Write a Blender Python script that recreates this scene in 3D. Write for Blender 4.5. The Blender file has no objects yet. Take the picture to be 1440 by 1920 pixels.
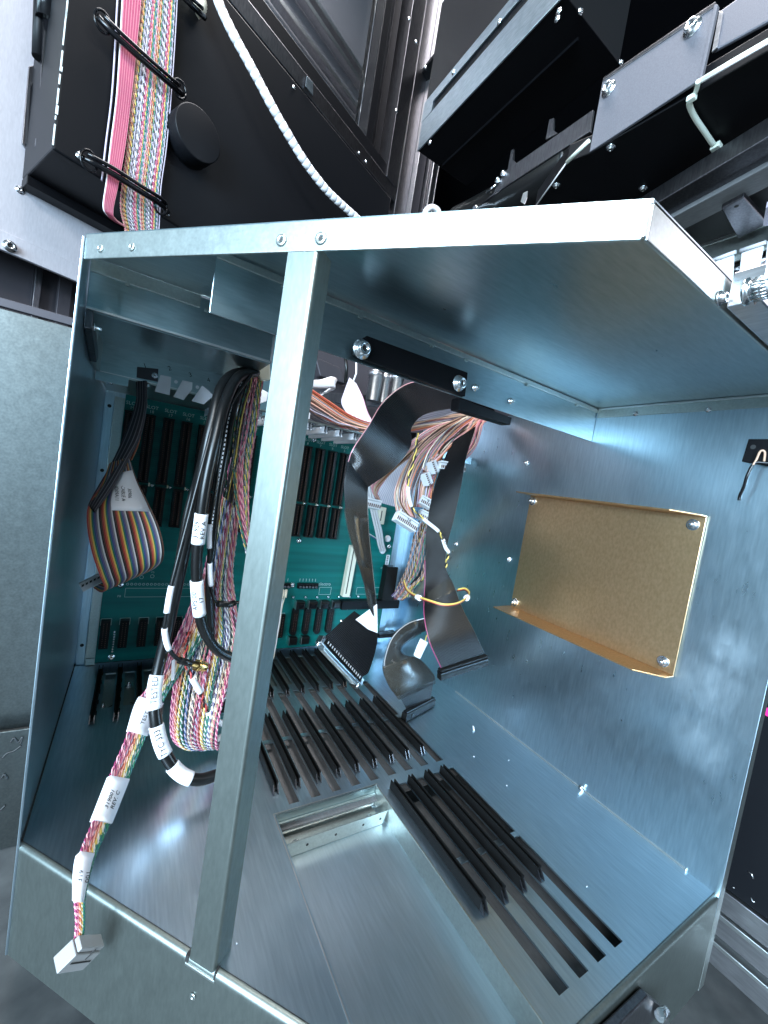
import bpy, bmesh, math, random
from mathutils import Vector, Matrix

random.seed(7)
SC = bpy.context.scene
COL = SC.collection

# ---------------------------------------------------------------- camera
cam_d = bpy.data.cameras.new('camera')
cam = bpy.data.objects.new('camera', cam_d)
COL.objects.link(cam)
cam.matrix_world = Matrix(((0.844155, -0.101671, -0.526371, 0.04464),
                           (-0.512335, 0.136094, -0.847933, -0.63951),
                           (0.157846, 0.985465, 0.062795, 0.29909),
                           (0, 0, 0, 1)))
cam_d.sensor_fit = 'HORIZONTAL'
cam_d.sensor_width = 36.0
cam_d.lens = 18.907
cam_d.clip_start = 0.01
cam_d.clip_end = 50
SC.camera = cam

# ---------------------------------------------------------------- world, lamps, exposure
world = bpy.data.worlds.new('World')
SC.world = world
world.use_nodes = True
world.node_tree.nodes['Background'].inputs['Color'].default_value = (0.26, 0.54, 0.70, 1)
world.node_tree.nodes['Background'].inputs['Strength'].default_value = 0.27

def area(name, loc, target, sx, sy, power, color):
    d = bpy.data.lights.new(name, 'AREA')
    d.shape = 'RECTANGLE'; d.size = sx; d.size_y = sy
    d.energy = power; d.color = color
    o = bpy.data.objects.new(name, d)
    COL.objects.link(o)
    o.location = loc
    o.rotation_euler = (Vector(target) - Vector(loc)).to_track_quat('-Z', 'Y').to_euler()
    return o

# ceiling strip lights of the clean room: in front of the machine (two) and above it
area('ceiling_lamp_front', (-1.05, -2.0, 1.62), (0.35, -0.3, 0.15), 1.1, 0.5, 45, (0.93, 0.97, 1.0))
area('left_softbox', (-1.9, -1.9, 0.75), (0.4, -0.35, 0.15), 1.6, 1.0, 240, (0.58, 0.80, 1.0))  # unseen broad softbox, added to brighten the right wall and floor
area('ceiling_lamp_side', (0.9, -2.3, 2.2), (0.2, -0.2, 0.3), 1.5, 0.3, 9, (1.0, 0.93, 0.85))
area('wall_lamp_right', (1.22, -0.98, 0.92), (0.2, -0.5, 0.3), 0.5, 0.35, 2.2, (0.95, 0.88, 1.0))
area('ceiling_lamp_above', (0.15, 0.0, 2.3), (0.2, -0.05, 0.3), 1.3, 0.5, 48, (1.0, 0.97, 0.98))

SC.view_settings.view_transform = 'Standard'
SC.view_settings.look = 'None'
SC.view_settings.exposure = 0.2
SC.view_settings.gamma = 1.0
SC.render.film_transparent = False
SC.cycles.max_bounces = 10
SC.cycles.glossy_bounces = 9
SC.cycles.sample_clamp_indirect = 6.0
SC.cycles.use_denoising = True

# ---------------------------------------------------------------- materials
def lin(h):
    c = [int(h[i:i + 2], 16) / 255 for i in (0, 2, 4)]
    return tuple(((v + 0.055) / 1.055) ** 2.4 if v > 0.04045 else v / 12.92 for v in c) + (1,)

def new_mat(name, col, rough=0.5, metal=0.0, spec=0.5):
    m = bpy.data.materials.new(name)
    m.use_nodes = True
    b = m.node_tree.nodes['Principled BSDF']
    b.inputs['Base Color'].default_value = lin(col) if isinstance(col, str) else tuple(col) + (1,)
    b.inputs['Roughness'].default_value = rough
    b.inputs['Metallic'].default_value = metal
    b.inputs['Specular IOR Level'].default_value = spec
    return m

def nd(m, t, **kw):
    n = m.node_tree.nodes.new(t)
    for k, v in kw.items():
        setattr(n, k, v)
    return n

def noise(m, scale, detail=3, vec=(1, 1, 1), rough=0.55):
    tc = nd(m, 'ShaderNodeTexCoord'); mp = nd(m, 'ShaderNodeMapping'); n = nd(m, 'ShaderNodeTexNoise')
    mp.inputs['Scale'].default_value = vec
    n.inputs['Scale'].default_value = scale; n.inputs['Detail'].default_value = detail; n.inputs['Roughness'].default_value = rough
    L = m.node_tree.links
    L.new(tc.outputs['Object'], mp.inputs['Vector']); L.new(mp.outputs['Vector'], n.inputs['Vector'])
    return n.outputs['Fac']

def ramp(m, fac, stops):
    r = nd(m, 'ShaderNodeValToRGB')
    e = r.color_ramp.elements
    while len(e) < len(stops):
        e.new(0.5)
    for k, (p, c) in enumerate(stops):
        e[k].position = p
        e[k].color = c if len(c) == 4 else tuple(c) + (1,)
    m.node_tree.links.new(fac, r.inputs['Fac'])
    return r.outputs['Color']

def bump(m, fac, strength, dist=0.001, prev=None):
    b = nd(m, 'ShaderNodeBump')
    b.inputs['Strength'].default_value = strength; b.inputs['Distance'].default_value = dist
    m.node_tree.links.new(fac, b.inputs['Height'])
    if prev is not None:
        m.node_tree.links.new(prev, b.inputs['Normal'])
    return b.outputs['Normal']

def bsdf(m):
    return m.node_tree.nodes['Principled BSDF']

def galv(name, vec, lo=(0.46, 0.60, 0.69), hi=(0.63, 0.77, 0.86), r0=0.28, r1=0.38, bs=0.0, smudge=0.16, met=1.0):
    """zinc-plated sheet: fine brush lines along one axis, mottled gloss, finger smudges"""
    m = new_mat(name, lo, 0.35, met)
    L = m.node_tree.links; b = bsdf(m)
    fine = noise(m, 480, 3, vec)
    big = noise(m, 7, 5)
    mid = noise(m, 120, 4, tuple(0.3 + 0.7 * v for v in vec))
    mix = nd(m, 'ShaderNodeMath', operation='MULTIPLY_ADD')
    L.new(fine, mix.inputs[0]); mix.inputs[1].default_value = 0.88
    mm = nd(m, 'ShaderNodeMath', operation='MULTIPLY'); L.new(mid, mm.inputs[0]); mm.inputs[1].default_value = 0.12
    L.new(mm.outputs[0], mix.inputs[2])
    L.new(ramp(m, mix.outputs[0], [(0.25, lo), (0.75, hi)]), b.inputs['Base Color'])
    rr = nd(m, 'ShaderNodeMath', operation='MULTIPLY_ADD'); L.new(big, rr.inputs[0]); rr.inputs[1].default_value = smudge
    mc = nd(m, 'ShaderNodeMath', operation='MULTIPLY_ADD'); L.new(mid, mc.inputs[0]); mc.inputs[1].default_value = 0.4; mc.inputs[2].default_value = 0.3; L.new(mc.outputs[0], rr.inputs[2])
    mr = nd(m, 'ShaderNodeMapRange'); L.new(rr.outputs[0], mr.inputs['Value'])
    mr.inputs['From Min'].default_value = 0.45; mr.inputs['From Max'].default_value = 1.0
    mr.inputs['To Min'].default_value = r0; mr.inputs['To Max'].default_value = r1
    L.new(mr.outputs['Result'], b.inputs['Roughness'])
    warp = noise(m, 9, 2)
    n1 = bump(m, fine, bs, 0.0006) if bs > 0 else None
    n2 = bump(m, warp, 0.025, 0.01, n1)
    L.new(n2, b.inputs['Normal'])
    return m

M = {}
M['galv_floor'] = galv('galvanised_floor', (1.0, 0.07, 1.0))
M['galv_wall'] = galv('galvanised_wall', (1.0, 1.0, 0.10))
M['galv_wall_right'] = galv('galvanised_wall_smudged', (1.0, 1.0, 0.10), r0=0.26, r1=0.40)
m_ = M['galv_wall_right']; L_ = m_.node_tree.links; b_ = bsdf(m_)
old_c = b_.inputs['Base Color'].links[0].from_socket; old_r = b_.inputs['Roughness'].links[0].from_socket
tc_ = nd(m_, 'ShaderNodeTexCoord'); blobs = []
for yy, zz, rad in ((-0.497, 0.165, 0.050), (-0.503, 0.115, 0.045), (-0.510, 0.205, 0.035)):
    d_ = nd(m_, 'ShaderNodeVectorMath', operation='DISTANCE'); L_.new(tc_.outputs['Object'], d_.inputs[0]); d_.inputs[1].default_value = (0.5, yy, zz)
    r_ = nd(m_, 'ShaderNodeMapRange'); L_.new(d_.outputs['Value'], r_.inputs['Value']); r_.inputs['From Min'].default_value = rad; r_.inputs['From Max'].default_value = rad * 0.2
    blobs.append(r_.outputs['Result'])
acc = blobs[0]
for q_ in blobs[1:]:
    mx_ = nd(m_, 'ShaderNodeMath', operation='MAXIMUM'); L_.new(acc, mx_.inputs[0]); L_.new(q_, mx_.inputs[1]); acc = mx_.outputs[0]
sm_ = noise(m_, 60, 10, (1, 1.3, 0.6), 0.75)
mu_ = nd(m_, 'ShaderNodeMath', operation='MULTIPLY'); L_.new(acc, mu_.inputs[0]); L_.new(sm_, mu_.inputs[1])
mk_ = nd(m_, 'ShaderNodeMapRange'); L_.new(mu_.outputs[0], mk_.inputs['Value']); mk_.inputs['From Min'].default_value = 0.22; mk_.inputs['From Max'].default_value = 0.56; mk_.inputs['To Max'].default_value = 0.22
cm_ = nd(m_, 'ShaderNodeMix', data_type='RGBA'); L_.new(mk_.outputs['Result'], cm_.inputs['Factor']); L_.new(old_c, cm_.inputs['A']); cm_.inputs['B'].default_value = (0.80, 0.86, 0.88, 1)
L_.new(cm_.outputs['Result'], b_.inputs['Base Color'])
rm_ = nd(m_, 'ShaderNodeMix', data_type='FLOAT'); L_.new(mk_.outputs['Result'], rm_.inputs['Factor']); L_.new(old_r, rm_.inputs['A']); rm_.inputs['B'].default_value = 0.75
L_.new(rm_.outputs['Result'], b_.inputs['Roughness'])
M['galv_top_shaded'] = galv('galvanised_top_shaded', (0.15, 1.0, 1.0), lo=(0.34, 0.44, 0.47), hi=(0.46, 0.56, 0.59), r0=0.27, r1=0.36)  # same zinc darkened: shade under the roof put into the colour
M['galv_lip'] = galv('galvanised_lip', (1.0, 1.0, 1.0), lo=(0.46, 0.50, 0.48), hi=(0.58, 0.63, 0.60), r0=0.34, r1=0.44, bs=0.04, met=1.0, smudge=0.12)
M['galv_tray'] = galv('galvanised_tray', (1.0, 0.07, 1.0), lo=(0.46, 0.56, 0.62), hi=(0.58, 0.68, 0.75), r0=0.33, r1=0.42)
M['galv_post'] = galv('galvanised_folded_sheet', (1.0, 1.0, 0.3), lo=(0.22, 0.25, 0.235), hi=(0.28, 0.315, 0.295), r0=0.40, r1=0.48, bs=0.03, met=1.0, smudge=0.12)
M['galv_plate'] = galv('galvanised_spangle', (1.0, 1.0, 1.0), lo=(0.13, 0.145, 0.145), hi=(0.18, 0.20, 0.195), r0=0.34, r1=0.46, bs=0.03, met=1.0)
M['zinc'] = new_mat('zinc_screw', (0.72, 0.74, 0.76), 0.22, 1.0)
M['steel_edge'] = new_mat('cut_steel_edge', (0.78, 0.80, 0.80), 0.3, 1.0)
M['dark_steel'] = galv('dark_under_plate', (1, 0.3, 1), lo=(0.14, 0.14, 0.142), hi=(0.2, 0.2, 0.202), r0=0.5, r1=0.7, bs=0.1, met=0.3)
M['black'] = new_mat('black_powder_coat', (0.004, 0.004, 0.005), 0.45, 0.0, 0.16)
n_ = noise(M['black'], 260, 3)
M['black'].node_tree.links.new(bump(M['black'], n_, 0.12, 0.0006), bsdf(M['black']).inputs['Normal'])
M['black_panel'] = new_mat('black_satin_panel', (0.004, 0.0045, 0.006), 0.46, 0.0, 0.18)
n_ = noise(M['black_panel'], 340, 3)
M['black_panel'].node_tree.links.new(bump(M['black_panel'], n_, 0.1, 0.0005), bsdf(M['black_panel']).inputs['Normal'])
M['black_plastic'] = new_mat('black_plastic', (0.006, 0.006, 0.006), 0.4, 0.0, 0.2)
M['black_rubber'] = new_mat('black_cable_jacket', (0.006, 0.006, 0.006), 0.3, 0.0, 0.3)
M['black_gloss'] = new_mat('black_gloss', (0.005, 0.005, 0.006), 0.18, 0.0, 0.3)
M['black_ribbon'] = new_mat('black_ribbon_insulation', (0.007, 0.007, 0.008), 0.28, 0.0, 0.4)
M['black_ribbon_shiny'] = new_mat('black_ribbon_gloss', (0.012, 0.012, 0.014), 0.2, 0.0, 0.9)
M['grey_purple'] = new_mat('dark_anodised', (0.055, 0.05, 0.057), 0.42, 0.5)
M['lavender'] = new_mat('grey_anodised_plate', (0.16, 0.15, 0.19), 0.5, 0.5)
n_ = noise(M['lavender'], 900, 3)
M['lavender'].node_tree.links.new(ramp(M['lavender'], n_, [(0.3, (0.13, 0.128, 0.145)), (0.75, (0.175, 0.172, 0.195))]), bsdf(M['lavender']).inputs['Base Color'])
M['blue_steel'] = galv('blued_steel_channel', (1, 0.2, 1), lo=(0.30, 0.38, 0.44), hi=(0.52, 0.60, 0.66), r0=0.3, r1=0.5)
M['alu'] = galv('aluminium_extrusion', (1, 0.15, 1), lo=(0.45, 0.44, 0.46), hi=(0.66, 0.65, 0.67), r0=0.28, r1=0.45, bs=0.1)
M['alu_dark'] = galv('dark_aluminium', (1, 1, 0.15), lo=(0.10, 0.10, 0.11), hi=(0.2, 0.195, 0.21), r0=0.3, r1=0.45, bs=0.1)
M['white_panel'] = galv('bright_alodined_panel', (1, 1, 0.2), lo=(0.44, 0.42, 0.45), hi=(0.53, 0.51, 0.54), r0=0.45, r1=0.6, bs=0.05)
bsdf(M['white_panel']).inputs['Metallic'].default_value = 0.35
M['white'] = new_mat('white_label', (0.78, 0.77, 0.80), 0.5)
M['white_plastic'] = new_mat('white_plastic', (0.74, 0.73, 0.75), 0.4)
M['cream'] = new_mat('cream_plastic', (0.72, 0.68, 0.54), 0.4)
M['tie_cream'] = new_mat('nylon_tie', (0.66, 0.70, 0.60), 0.45)
M['grey_idc'] = new_mat('grey_connector_plastic', (0.56, 0.56, 0.57), 0.45)
M['dull_grey'] = new_mat('dull_grey_plastic', (0.27, 0.265, 0.265), 0.5)
M['ink'] = new_mat('black_ink', (0.02, 0.02, 0.02), 0.6)
M['silk'] = new_mat('white_silkscreen', (0.36, 0.50, 0.48), 0.6)
M['gold'] = new_mat('gold_plated', (0.85, 0.55, 0.20), 0.25, 1.0)
M['glass'] = new_mat('window_glass', (0.9, 0.95, 0.95), 0.03)
bsdf(M['glass']).inputs['Transmission Weight'].default_value = 1.0
bsdf(M['glass']).inputs['IOR'].default_value = 1.25
M['clear_tape'] = new_mat('clear_packing_tape', (0.06, 0.055, 0.045), 0.12, 0.0, 0.8)
M['tape_dark'] = new_mat('smoked_tape', (0.030, 0.026, 0.021), 0.2, 0.0, 0.7)
n_ = noise(M['tape_dark'], 60, 4)
M['tape_dark'].node_tree.links.new(bump(M['tape_dark'], n_, 0.5, 0.003), bsdf(M['tape_dark']).inputs['Normal'])
bsdf(M['clear_tape']).inputs['Alpha'].default_value = 0.35
M['pcb'] = new_mat('green_solder_mask', (0.001, 0.075, 0.062), 0.42, 0.0, 0.25)
p_ = M['pcb']
tr_ = noise(p_, 90, 2, (0.05, 1, 1))
p_.node_tree.links.new(ramp(p_, tr_, [(0.35, (0.0007, 0.100, 0.092)), (0.65, (0.0012, 0.148, 0.134))]), bsdf(p_).inputs['Base Color'])
p_.node_tree.links.new(bump(p_, noise(p_, 500, 2, (0.2, 1, 1)), 0.08, 0.0004), bsdf(p_).inputs['Normal'])
br = M['bronze'] = new_mat('bronze_chromated_plate', (0.46, 0.31, 0.19), 0.32, 0.95)
fl_ = noise(br, 420, 3, (1, 1, 0.6))
br.node_tree.links.new(ramp(br, fl_, [(0.32, (0.60, 0.375, 0.195)), (0.7, (0.72, 0.475, 0.265))]), bsdf(br).inputs['Base Color'])
br.node_tree.links.new(bump(br, fl_, 0.10, 0.0006), bsdf(br).inputs['Normal'])
M['chip_white'] = new_mat('chipped_paint', (0.7, 0.74, 0.74), 0.5)
M['concrete'] = new_mat('grey_floor_coating', (0.16, 0.17, 0.17), 0.6)
c_ = M['concrete']
c_.node_tree.links.new(ramp(c_, noise(c_, 30, 6), [(0.3, (0.035, 0.038, 0.04)), (0.7, (0.075, 0.08, 0.08))]), bsdf(c_).inputs['Base Color'])
M['magenta'] = new_mat('magenta_cap', (0.7, 0.02, 0.2), 0.4)

WIRE = dict(brown='553629', red='a33a36', orange='c2704a', yellow='d6b95e', green='2b7355', blue='35517f', violet='62557c',
            grey='86848a', white='d8d4d4', black='18181a', pink='e0a0a6', rose='bd6477', salmon='e3ae9c', tan='bb9a82',
            dkgrey='3c383d', magenta='93365f', hotpink='d25f85', lilac='b9b0c0', teal='2a6468', cream='e6d9c2')
for k_, v_ in WIRE.items():
    M['w_' + k_] = new_mat('wire_' + k_, v_, 0.38)

# ---------------------------------------------------------------- mesh helpers
def V(*a):
    return Vector(a[0]) if len(a) == 1 else Vector(a)

class MB:
    def __init__(s):
        s.v = []; s.f = []; s.m = []; s.sm = []
    def face(s, idx, mi=0, smooth=False):
        s.f.append(tuple(idx)); s.m.append(mi); s.sm.append(smooth)
    def add(s, verts, faces, mi=0, smooth=False):
        o = len(s.v)
        s.v += [tuple(v) for v in verts]
        for f in faces:
            s.face([o + i for i in f], mi, smooth)
        return s
    def box(s, a, b, mi=0):
        x0, y0, z0 = [min(p, q) for p, q in zip(a, b)]; x1, y1, z1 = [max(p, q) for p, q in zip(a, b)]
        return s.hexa([(x0, y0, z0), (x1, y0, z0), (x1, y1, z0), (x0, y1, z0), (x0, y0, z1), (x1, y0, z1), (x1, y1, z1), (x0, y1, z1)], mi)
    def hexa(s, p, mi=0):
        return s.add(p, [(0, 3, 2, 1), (4, 5, 6, 7), (0, 1, 5, 4), (1, 2, 6, 5), (2, 3, 7, 6), (3, 0, 4, 7)], mi)
    def obox(s, c, X, Y, Z, mi=0):
        """oriented box: centre and three half-extent vectors"""
        c, X, Y, Z = V(c), V(X), V(Y), V(Z)
        return s.hexa([c - X - Y - Z, c + X - Y - Z, c + X + Y - Z, c - X + Y - Z, c - X - Y + Z, c + X - Y + Z, c + X + Y + Z, c - X + Y + Z], mi)
    def prism(s, poly, ext, mi=0):
        """planar polygon (3-d points) extruded by vector ext"""
        n = len(poly); e = V(ext)
        vs = [V(p) for p in poly] + [V(p) + e for p in poly]
        fs = [tuple(range(n))[::-1], tuple(range(n, 2 * n))] + [(i, (i + 1) % n, n + (i + 1) % n, n + i) for i in range(n)]
        return s.add(vs, fs, mi)
    def lathe(s, prof, n=16, mi=0, base=(0, 0, 0), axis=(0, 0, 1)):
        """profile [(r, h)] about an axis"""
        a = V(axis).normalized(); u = a.orthogonal().normalized(); w = a.cross(u)
        o = len(s.v); b = V(base)
        for r, h in prof:
            for k in range(n):
                t = 2 * math.pi * k / n
                s.v.append(tuple(b + a * h + (u * math.cos(t) + w * math.sin(t)) * max(r, 1e-6)))
        for i in range(len(prof) - 1):
            for k in range(n):
                s.face((o + i * n + k, o + i * n + (k + 1) % n, o + (i + 1) * n + (k + 1) % n, o + (i + 1) * n + k), mi, True)
        s.face([o + k for k in range(n)][::-1], mi)
        s.face([o + (len(prof) - 1) * n + k for k in range(n)], mi)
        return s
    def cyl(s, p0, p1, r, n=12, mi=0):
        d = V(p1) - V(p0)
        return s.lathe([(r, 0), (r, d.length)], n, mi, p0, d)
    def tube(s, path, r, n=6, mi=0, caps=True):
        P = [V(p) for p in path]
        o = len(s.v); m = len(P)
        rad = r if callable(r) else (lambda i: r)
        t0 = (P[1] - P[0]).normalized(); u = t0.orthogonal().normalized()
        for i in range(m):
            t = (P[min(i + 1, m - 1)] - P[max(i - 1, 0)])
            t = t.normalized() if t.length > 1e-9 else t0
            u = (u - t * u.dot(t))
            u = u.normalized() if u.length > 1e-6 else t.orthogonal().normalized()
            w = t.cross(u)
            for k in range(n):
                a = 2 * math.pi * k / n
                s.v.append(tuple(P[i] + (u * math.cos(a) + w * math.sin(a)) * rad(i)))
        for i in range(m - 1):
            for k in range(n):
                s.face((o + i * n + k, o + i * n + (k + 1) % n, o + (i + 1) * n + (k + 1) % n, o + (i + 1) * n + k), mi, True)
        if caps:
            s.face([o + k for k in range(n)][::-1], mi); s.face([o + (m - 1) * n + k for k in range(n)], mi)
        return s
    def mesh(s, name, mats):
        me = bpy.data.meshes.new(name)
        me.from_pydata(s.v, [], s.f)
        for m in mats:
            me.materials.append(M[m])
        me.polygons.foreach_set('material_index', s.m)
        me.polygons.foreach_set('use_smooth', s.sm)
        me.update()
        return me
    def build(s, name, mats, parent=None, bevel=0.0, seg=2, kind=None, solid=None, label=None):
        if isinstance(mats, str):
            mats = [mats]
        return link(name, s.mesh(name, mats), parent, bevel, seg, kind, solid, label)

def link(name, me, parent=None, bevel=0.0, seg=2, kind=None, solid=None, label=None):
    o = bpy.data.objects.new(name, me)
    COL.objects.link(o)
    if parent is not None:
        o.parent = parent
        o.location = -root_of(parent)
    if solid:
        md = o.modifiers.new('solidify', 'SOLIDIFY'); md.thickness = solid; md.offset = -1
    if bevel:
        md = o.modifiers.new('bevel', 'BEVEL'); md.width = bevel; md.segments = seg; md.limit_method = 'ANGLE'; md.angle_limit = math.radians(40)
        md.harden_normals = False
    if kind:
        o['kind'] = kind
    if label:
        o['label'] = label
    return o

def root_of(p):
    """sum of the locations up the chain, so that a child's vertices stay in world coordinates"""
    t = Vector((0, 0, 0))
    while p is not None:
        t = t + p.location
        p = p.parent
    return t

def thing(name, label, cat, loc=(0, 0, 0), group=None):
    o = bpy.data.objects.new(name, None)
    o.empty_display_size = 0.02
    COL.objects.link(o)
    o.location = loc
    o['label'] = label; o['category'] = cat
    if group:
        o['group'] = group
    return o

def tag(o, label, cat, group=None):
    o['label'] = label; o['category'] = cat
    if group:
        o['group'] = group
    return o

def align(normal, spin=0.0):
    return V(normal).to_track_quat('Z', 'Y').to_matrix().to_4x4() @ Matrix.Rotation(spin, 4, 'Z')

def put(name, me, parent, loc, normal=(0, 0, 1), spin=0.0, scale=1.0, kind=None):
    """place a shared mesh (built round its own origin) as a part"""
    o = bpy.data.objects.new(name, me)
    COL.objects.link(o)
    o.parent = parent
    m = align(normal, spin)
    o.rotation_euler = m.to_euler()
    o.location = V(loc) - root_of(parent)
    o.scale = (scale, scale, scale)
    if kind:
        o['kind'] = kind
    return o

def catmull(P, sub):
    P = [V(p) for p in P]
    if len(P) < 3:
        return [P[0].lerp(P[-1], i / sub) for i in range(sub + 1)]
    out = []
    for i in range(len(P) - 1):
        p0 = P[i - 1] if i > 0 else P[0] * 2 - P[1]
        p1, p2 = P[i], P[i + 1]
        p3 = P[i + 2] if i + 2 < len(P) else P[-1] * 2 - P[-2]
        for k in range(sub):
            t = k / sub
            out.append(0.5 * ((2 * p1) + (p2 - p0) * t + (2 * p0 - 5 * p1 + 4 * p2 - p3) * t * t + (3 * p1 - p0 - 3 * p2 + p3) * t ** 3))
    out.append(P[-1])
    return out

def sect(secs, sub):
    return catmull([a for a, b in secs], sub), catmull([b for a, b in secs], sub)

def snormal(L, R, i):
    m = len(L)
    al = (L[min(i + 1, m - 1)] + R[min(i + 1, m - 1)]) - (L[max(i - 1, 0)] + R[max(i - 1, 0)])
    ac = R[i] - L[i]
    n = ac.cross(al)
    return n.normalized() if n.length > 1e-12 else Vector((0, -1, 0))

def ribbon(name, secs, n, cols, parent, th=0.0005, sub=6, kind='stuff', f0=0.0, f1=1.0):
    """flat cable: n round conductors fused side by side"""
    L, R = sect(secs, sub)
    mb = MB(); names = []
    for c in cols:
        if c not in names:
            names.append(c)
    prof = [(0.0, 0.0), (0.22, 1.0), (0.5, 1.25), (0.78, 1.0), (1.0, 0.0), (0.78, -1.0), (0.5, -1.25), (0.22, -1.0)]
    nrm = [snormal(L, R, i) for i in range(len(L))]
    for c in range(n):
        mi = names.index(cols[c % len(cols)]); o = len(mb.v)
        for i in range(len(L)):
            for a, h in prof:
                f = f0 + (f1 - f0) * (c + a) / n
                mb.v.append(tuple(L[i].lerp(R[i], f) + nrm[i] * (h * th)))
        k = len(prof)
        for i in range(len(L) - 1):
            for j in range(k):
                mb.face((o + i * k + j, o + i * k + (j + 1) % k, o + (i + 1) * k + (j + 1) % k, o + (i + 1) * k + j), mi, True)
    return mb.build(name, ['w_' + c if 'w_' + c in M else c for c in names], parent, kind=kind)

def patch(name, secs, s0, s1, f0, f1, mat, parent, off=0.0012, th=0.0004, rows=8, both=True):
    """label or tape lying round a ribbon between section positions s0..s1"""
    L, R = sect(secs, 8)
    mb = MB(); vs = []
    for r in range(rows + 1):
        s = (s0 + (s1 - s0) * r / rows) * 8
        i = min(int(s), len(L) - 2); t = s - i
        a = L[i].lerp(L[i + 1], t); b = R[i].lerp(R[i + 1], t); n = snormal(L, R, i)
        for f in (f0, f1):
            vs.append((a.lerp(b, f), n))
    o = 0
    up = [p + n * off for p, n in vs]; dn = [p - n * (off if both else -(off - th)) for p, n in vs]
    k = len(vs)
    mb.v = [tuple(p) for p in up + dn]
    for r in range(rows):
        a = 2 * r
        mb.face((a, a + 1, a + 3, a + 2), 0, True); mb.face((k + a, k + a + 2, k + a + 3, k + a + 1), 0, True)
        mb.face((a, a + 2, k + a + 2, k + a)); mb.face((a + 1, k + a + 1, k + a + 3, a + 3))
    mb.face((0, k, k + 1, 1)); e = 2 * rows
    mb.face((e, e + 1, k + e + 1, k + e))
    return mb.build(name, [mat], parent)

def surf_frame(secs, s, f, off):
    """position and axes (along, across, normal towards -y/front) on a ribbon"""
    L, R = sect(secs, 8)
    k = min(s * 8, len(L) - 2); i = int(k); t = k - i
    p = L[i].lerp(L[i + 1], t).lerp(R[i].lerp(R[i + 1], t), f)
    al = ((L[i + 1] + R[i + 1]) - (L[i] + R[i])).normalized(); ac = (R[i] - L[i]).normalized()
    n = ac.cross(al).normalized()
    if n.dot(V(0.04464, -0.63951, 0.29909) - p) < 0:
        n = -n
    return p + n * off, al, ac, n

def twisted(name, secs, n, pairs, parent, r=0.00055, turns=14, sub=8, amp=0.0007, wob=0.0):
    """flat cable of twisted pairs"""
    L, R = sect(secs, sub); m = len(L)
    fine = 3
    mb = MB(); names = []
    for a, b in pairs:
        for c in (a, b):
            if c not in names:
                names.append(c)
    nrm = [snormal(L, R, i) for i in range(m)]
    for c in range(n):
        a, b = pairs[c % len(pairs)]
        ph = random.uniform(0, 6.28); tn = turns * random.uniform(0.9, 1.1)
        wj = [random.uniform(-wob, wob) for _ in range(6)]
        for which, colr in ((0, a), (1, b)):
            path = []
            for i in range((m - 1) * fine + 1):
                k = i / fine; q = min(int(k), m - 2); t = k - q
                l = L[q].lerp(L[q + 1], t); rr = R[q].lerp(R[q + 1], t); nn = nrm[q].lerp(nrm[q + 1], t)
                ac = rr - l
                ac = ac.normalized() if ac.length > 1e-9 else V(1, 0, 0)
                u = k / (m - 1)
                ang = ph + 6.2832 * tn * u + math.pi * which
                wb = wj[0] * math.sin(5 * u + wj[1] * 900) + wj[2] * math.sin(11 * u + wj[3] * 900)
                p = l.lerp(rr, (c + 0.5) / n) + ac * (math.cos(ang) * amp + wb) + nn * (math.sin(ang) * amp * 0.55 + wj[4])
                path.append(p)
            mb.tube(path, r, 5, names.index(colr))
    return mb.build(name, ['w_' + c for c in names], parent, kind='stuff')

def strands(name, secs, n, cols, parent, r=0.0006, sub=7, jit=0.0008, depth=0.004):
    """loose parallel single wires"""
    L, R = sect(secs, sub); m = len(L)
    mb = MB(); names = []
    for c in cols:
        if c not in names:
            names.append(c)
    nrm = [snormal(L, R, i) for i in range(m)]
    for c in range(n):
        d0 = random.uniform(-depth, depth); f = (c + random.uniform(0.2, 0.8)) / n
        a1, a2, p1, p2 = [random.uniform(-1, 1) for _ in range(4)]
        path = []
        for i in range(m):
            u = i / (m - 1); ac = R[i] - L[i]
            fade = min(1, 6 * u, 6 * (1 - u))
            path.append(L[i] + ac * f + nrm[i] * (d0 * fade) + ac.normalized() * (jit * (a1 * math.sin(6 * u + 3 * p1) + a2 * math.sin(13 * u + 3 * p2))))
        mb.tube(path, r, 5, names.index(cols[c % len(cols)] if random.random() < 0.8 else random.choice(cols)))
    return mb.build(name, ['w_' + c for c in names], parent, kind='stuff')

def sub_path(path, s0, s1, k=10, sub=8):
    P = catmull(path, sub); out = []
    for i in range(k + 1):
        s = min((s0 + (s1 - s0) * i / k) * sub, len(P) - 1.001); q = int(s)
        out.append(P[q].lerp(P[q + 1], s - q))
    return out

TEXT_CACHE = {}
def text_mesh(body, size, mat, depth=0.0):
    key = (body, size, mat)
    if key in TEXT_CACHE:
        return TEXT_CACHE[key]
    c = bpy.data.curves.new('lettering', 'FONT')
    c.body = body; c.size = size; c.align_x = 'CENTER'; c.align_y = 'CENTER'; c.resolution_u = 2; c.extrude = 0.00005
    o = bpy.data.objects.new('lettering', c)
    COL.objects.link(o)
    bpy.context.view_layer.update()
    me = bpy.data.meshes.new_from_object(o.evaluated_get(bpy.context.evaluated_depsgraph_get()))
    bpy.data.objects.remove(o)
    me.materials.clear(); me.materials.append(M[mat])
    TEXT_CACHE[key] = me
    return me

def text(body, size, mat, parent, pos, X, Y, name='lettering'):
    me = text_mesh(body, size, mat)
    X = V(X).normalized(); Y = V(Y); Y = (Y - X * Y.dot(X)).normalized(); Z = X.cross(Y)
    o = bpy.data.objects.new(name, me)
    COL.objects.link(o)
    o.parent = parent
    o.rotation_euler = Matrix((X, Y, Z)).transposed().to_euler()
    o.location = V(pos) - root_of(parent)
    return o

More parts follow.
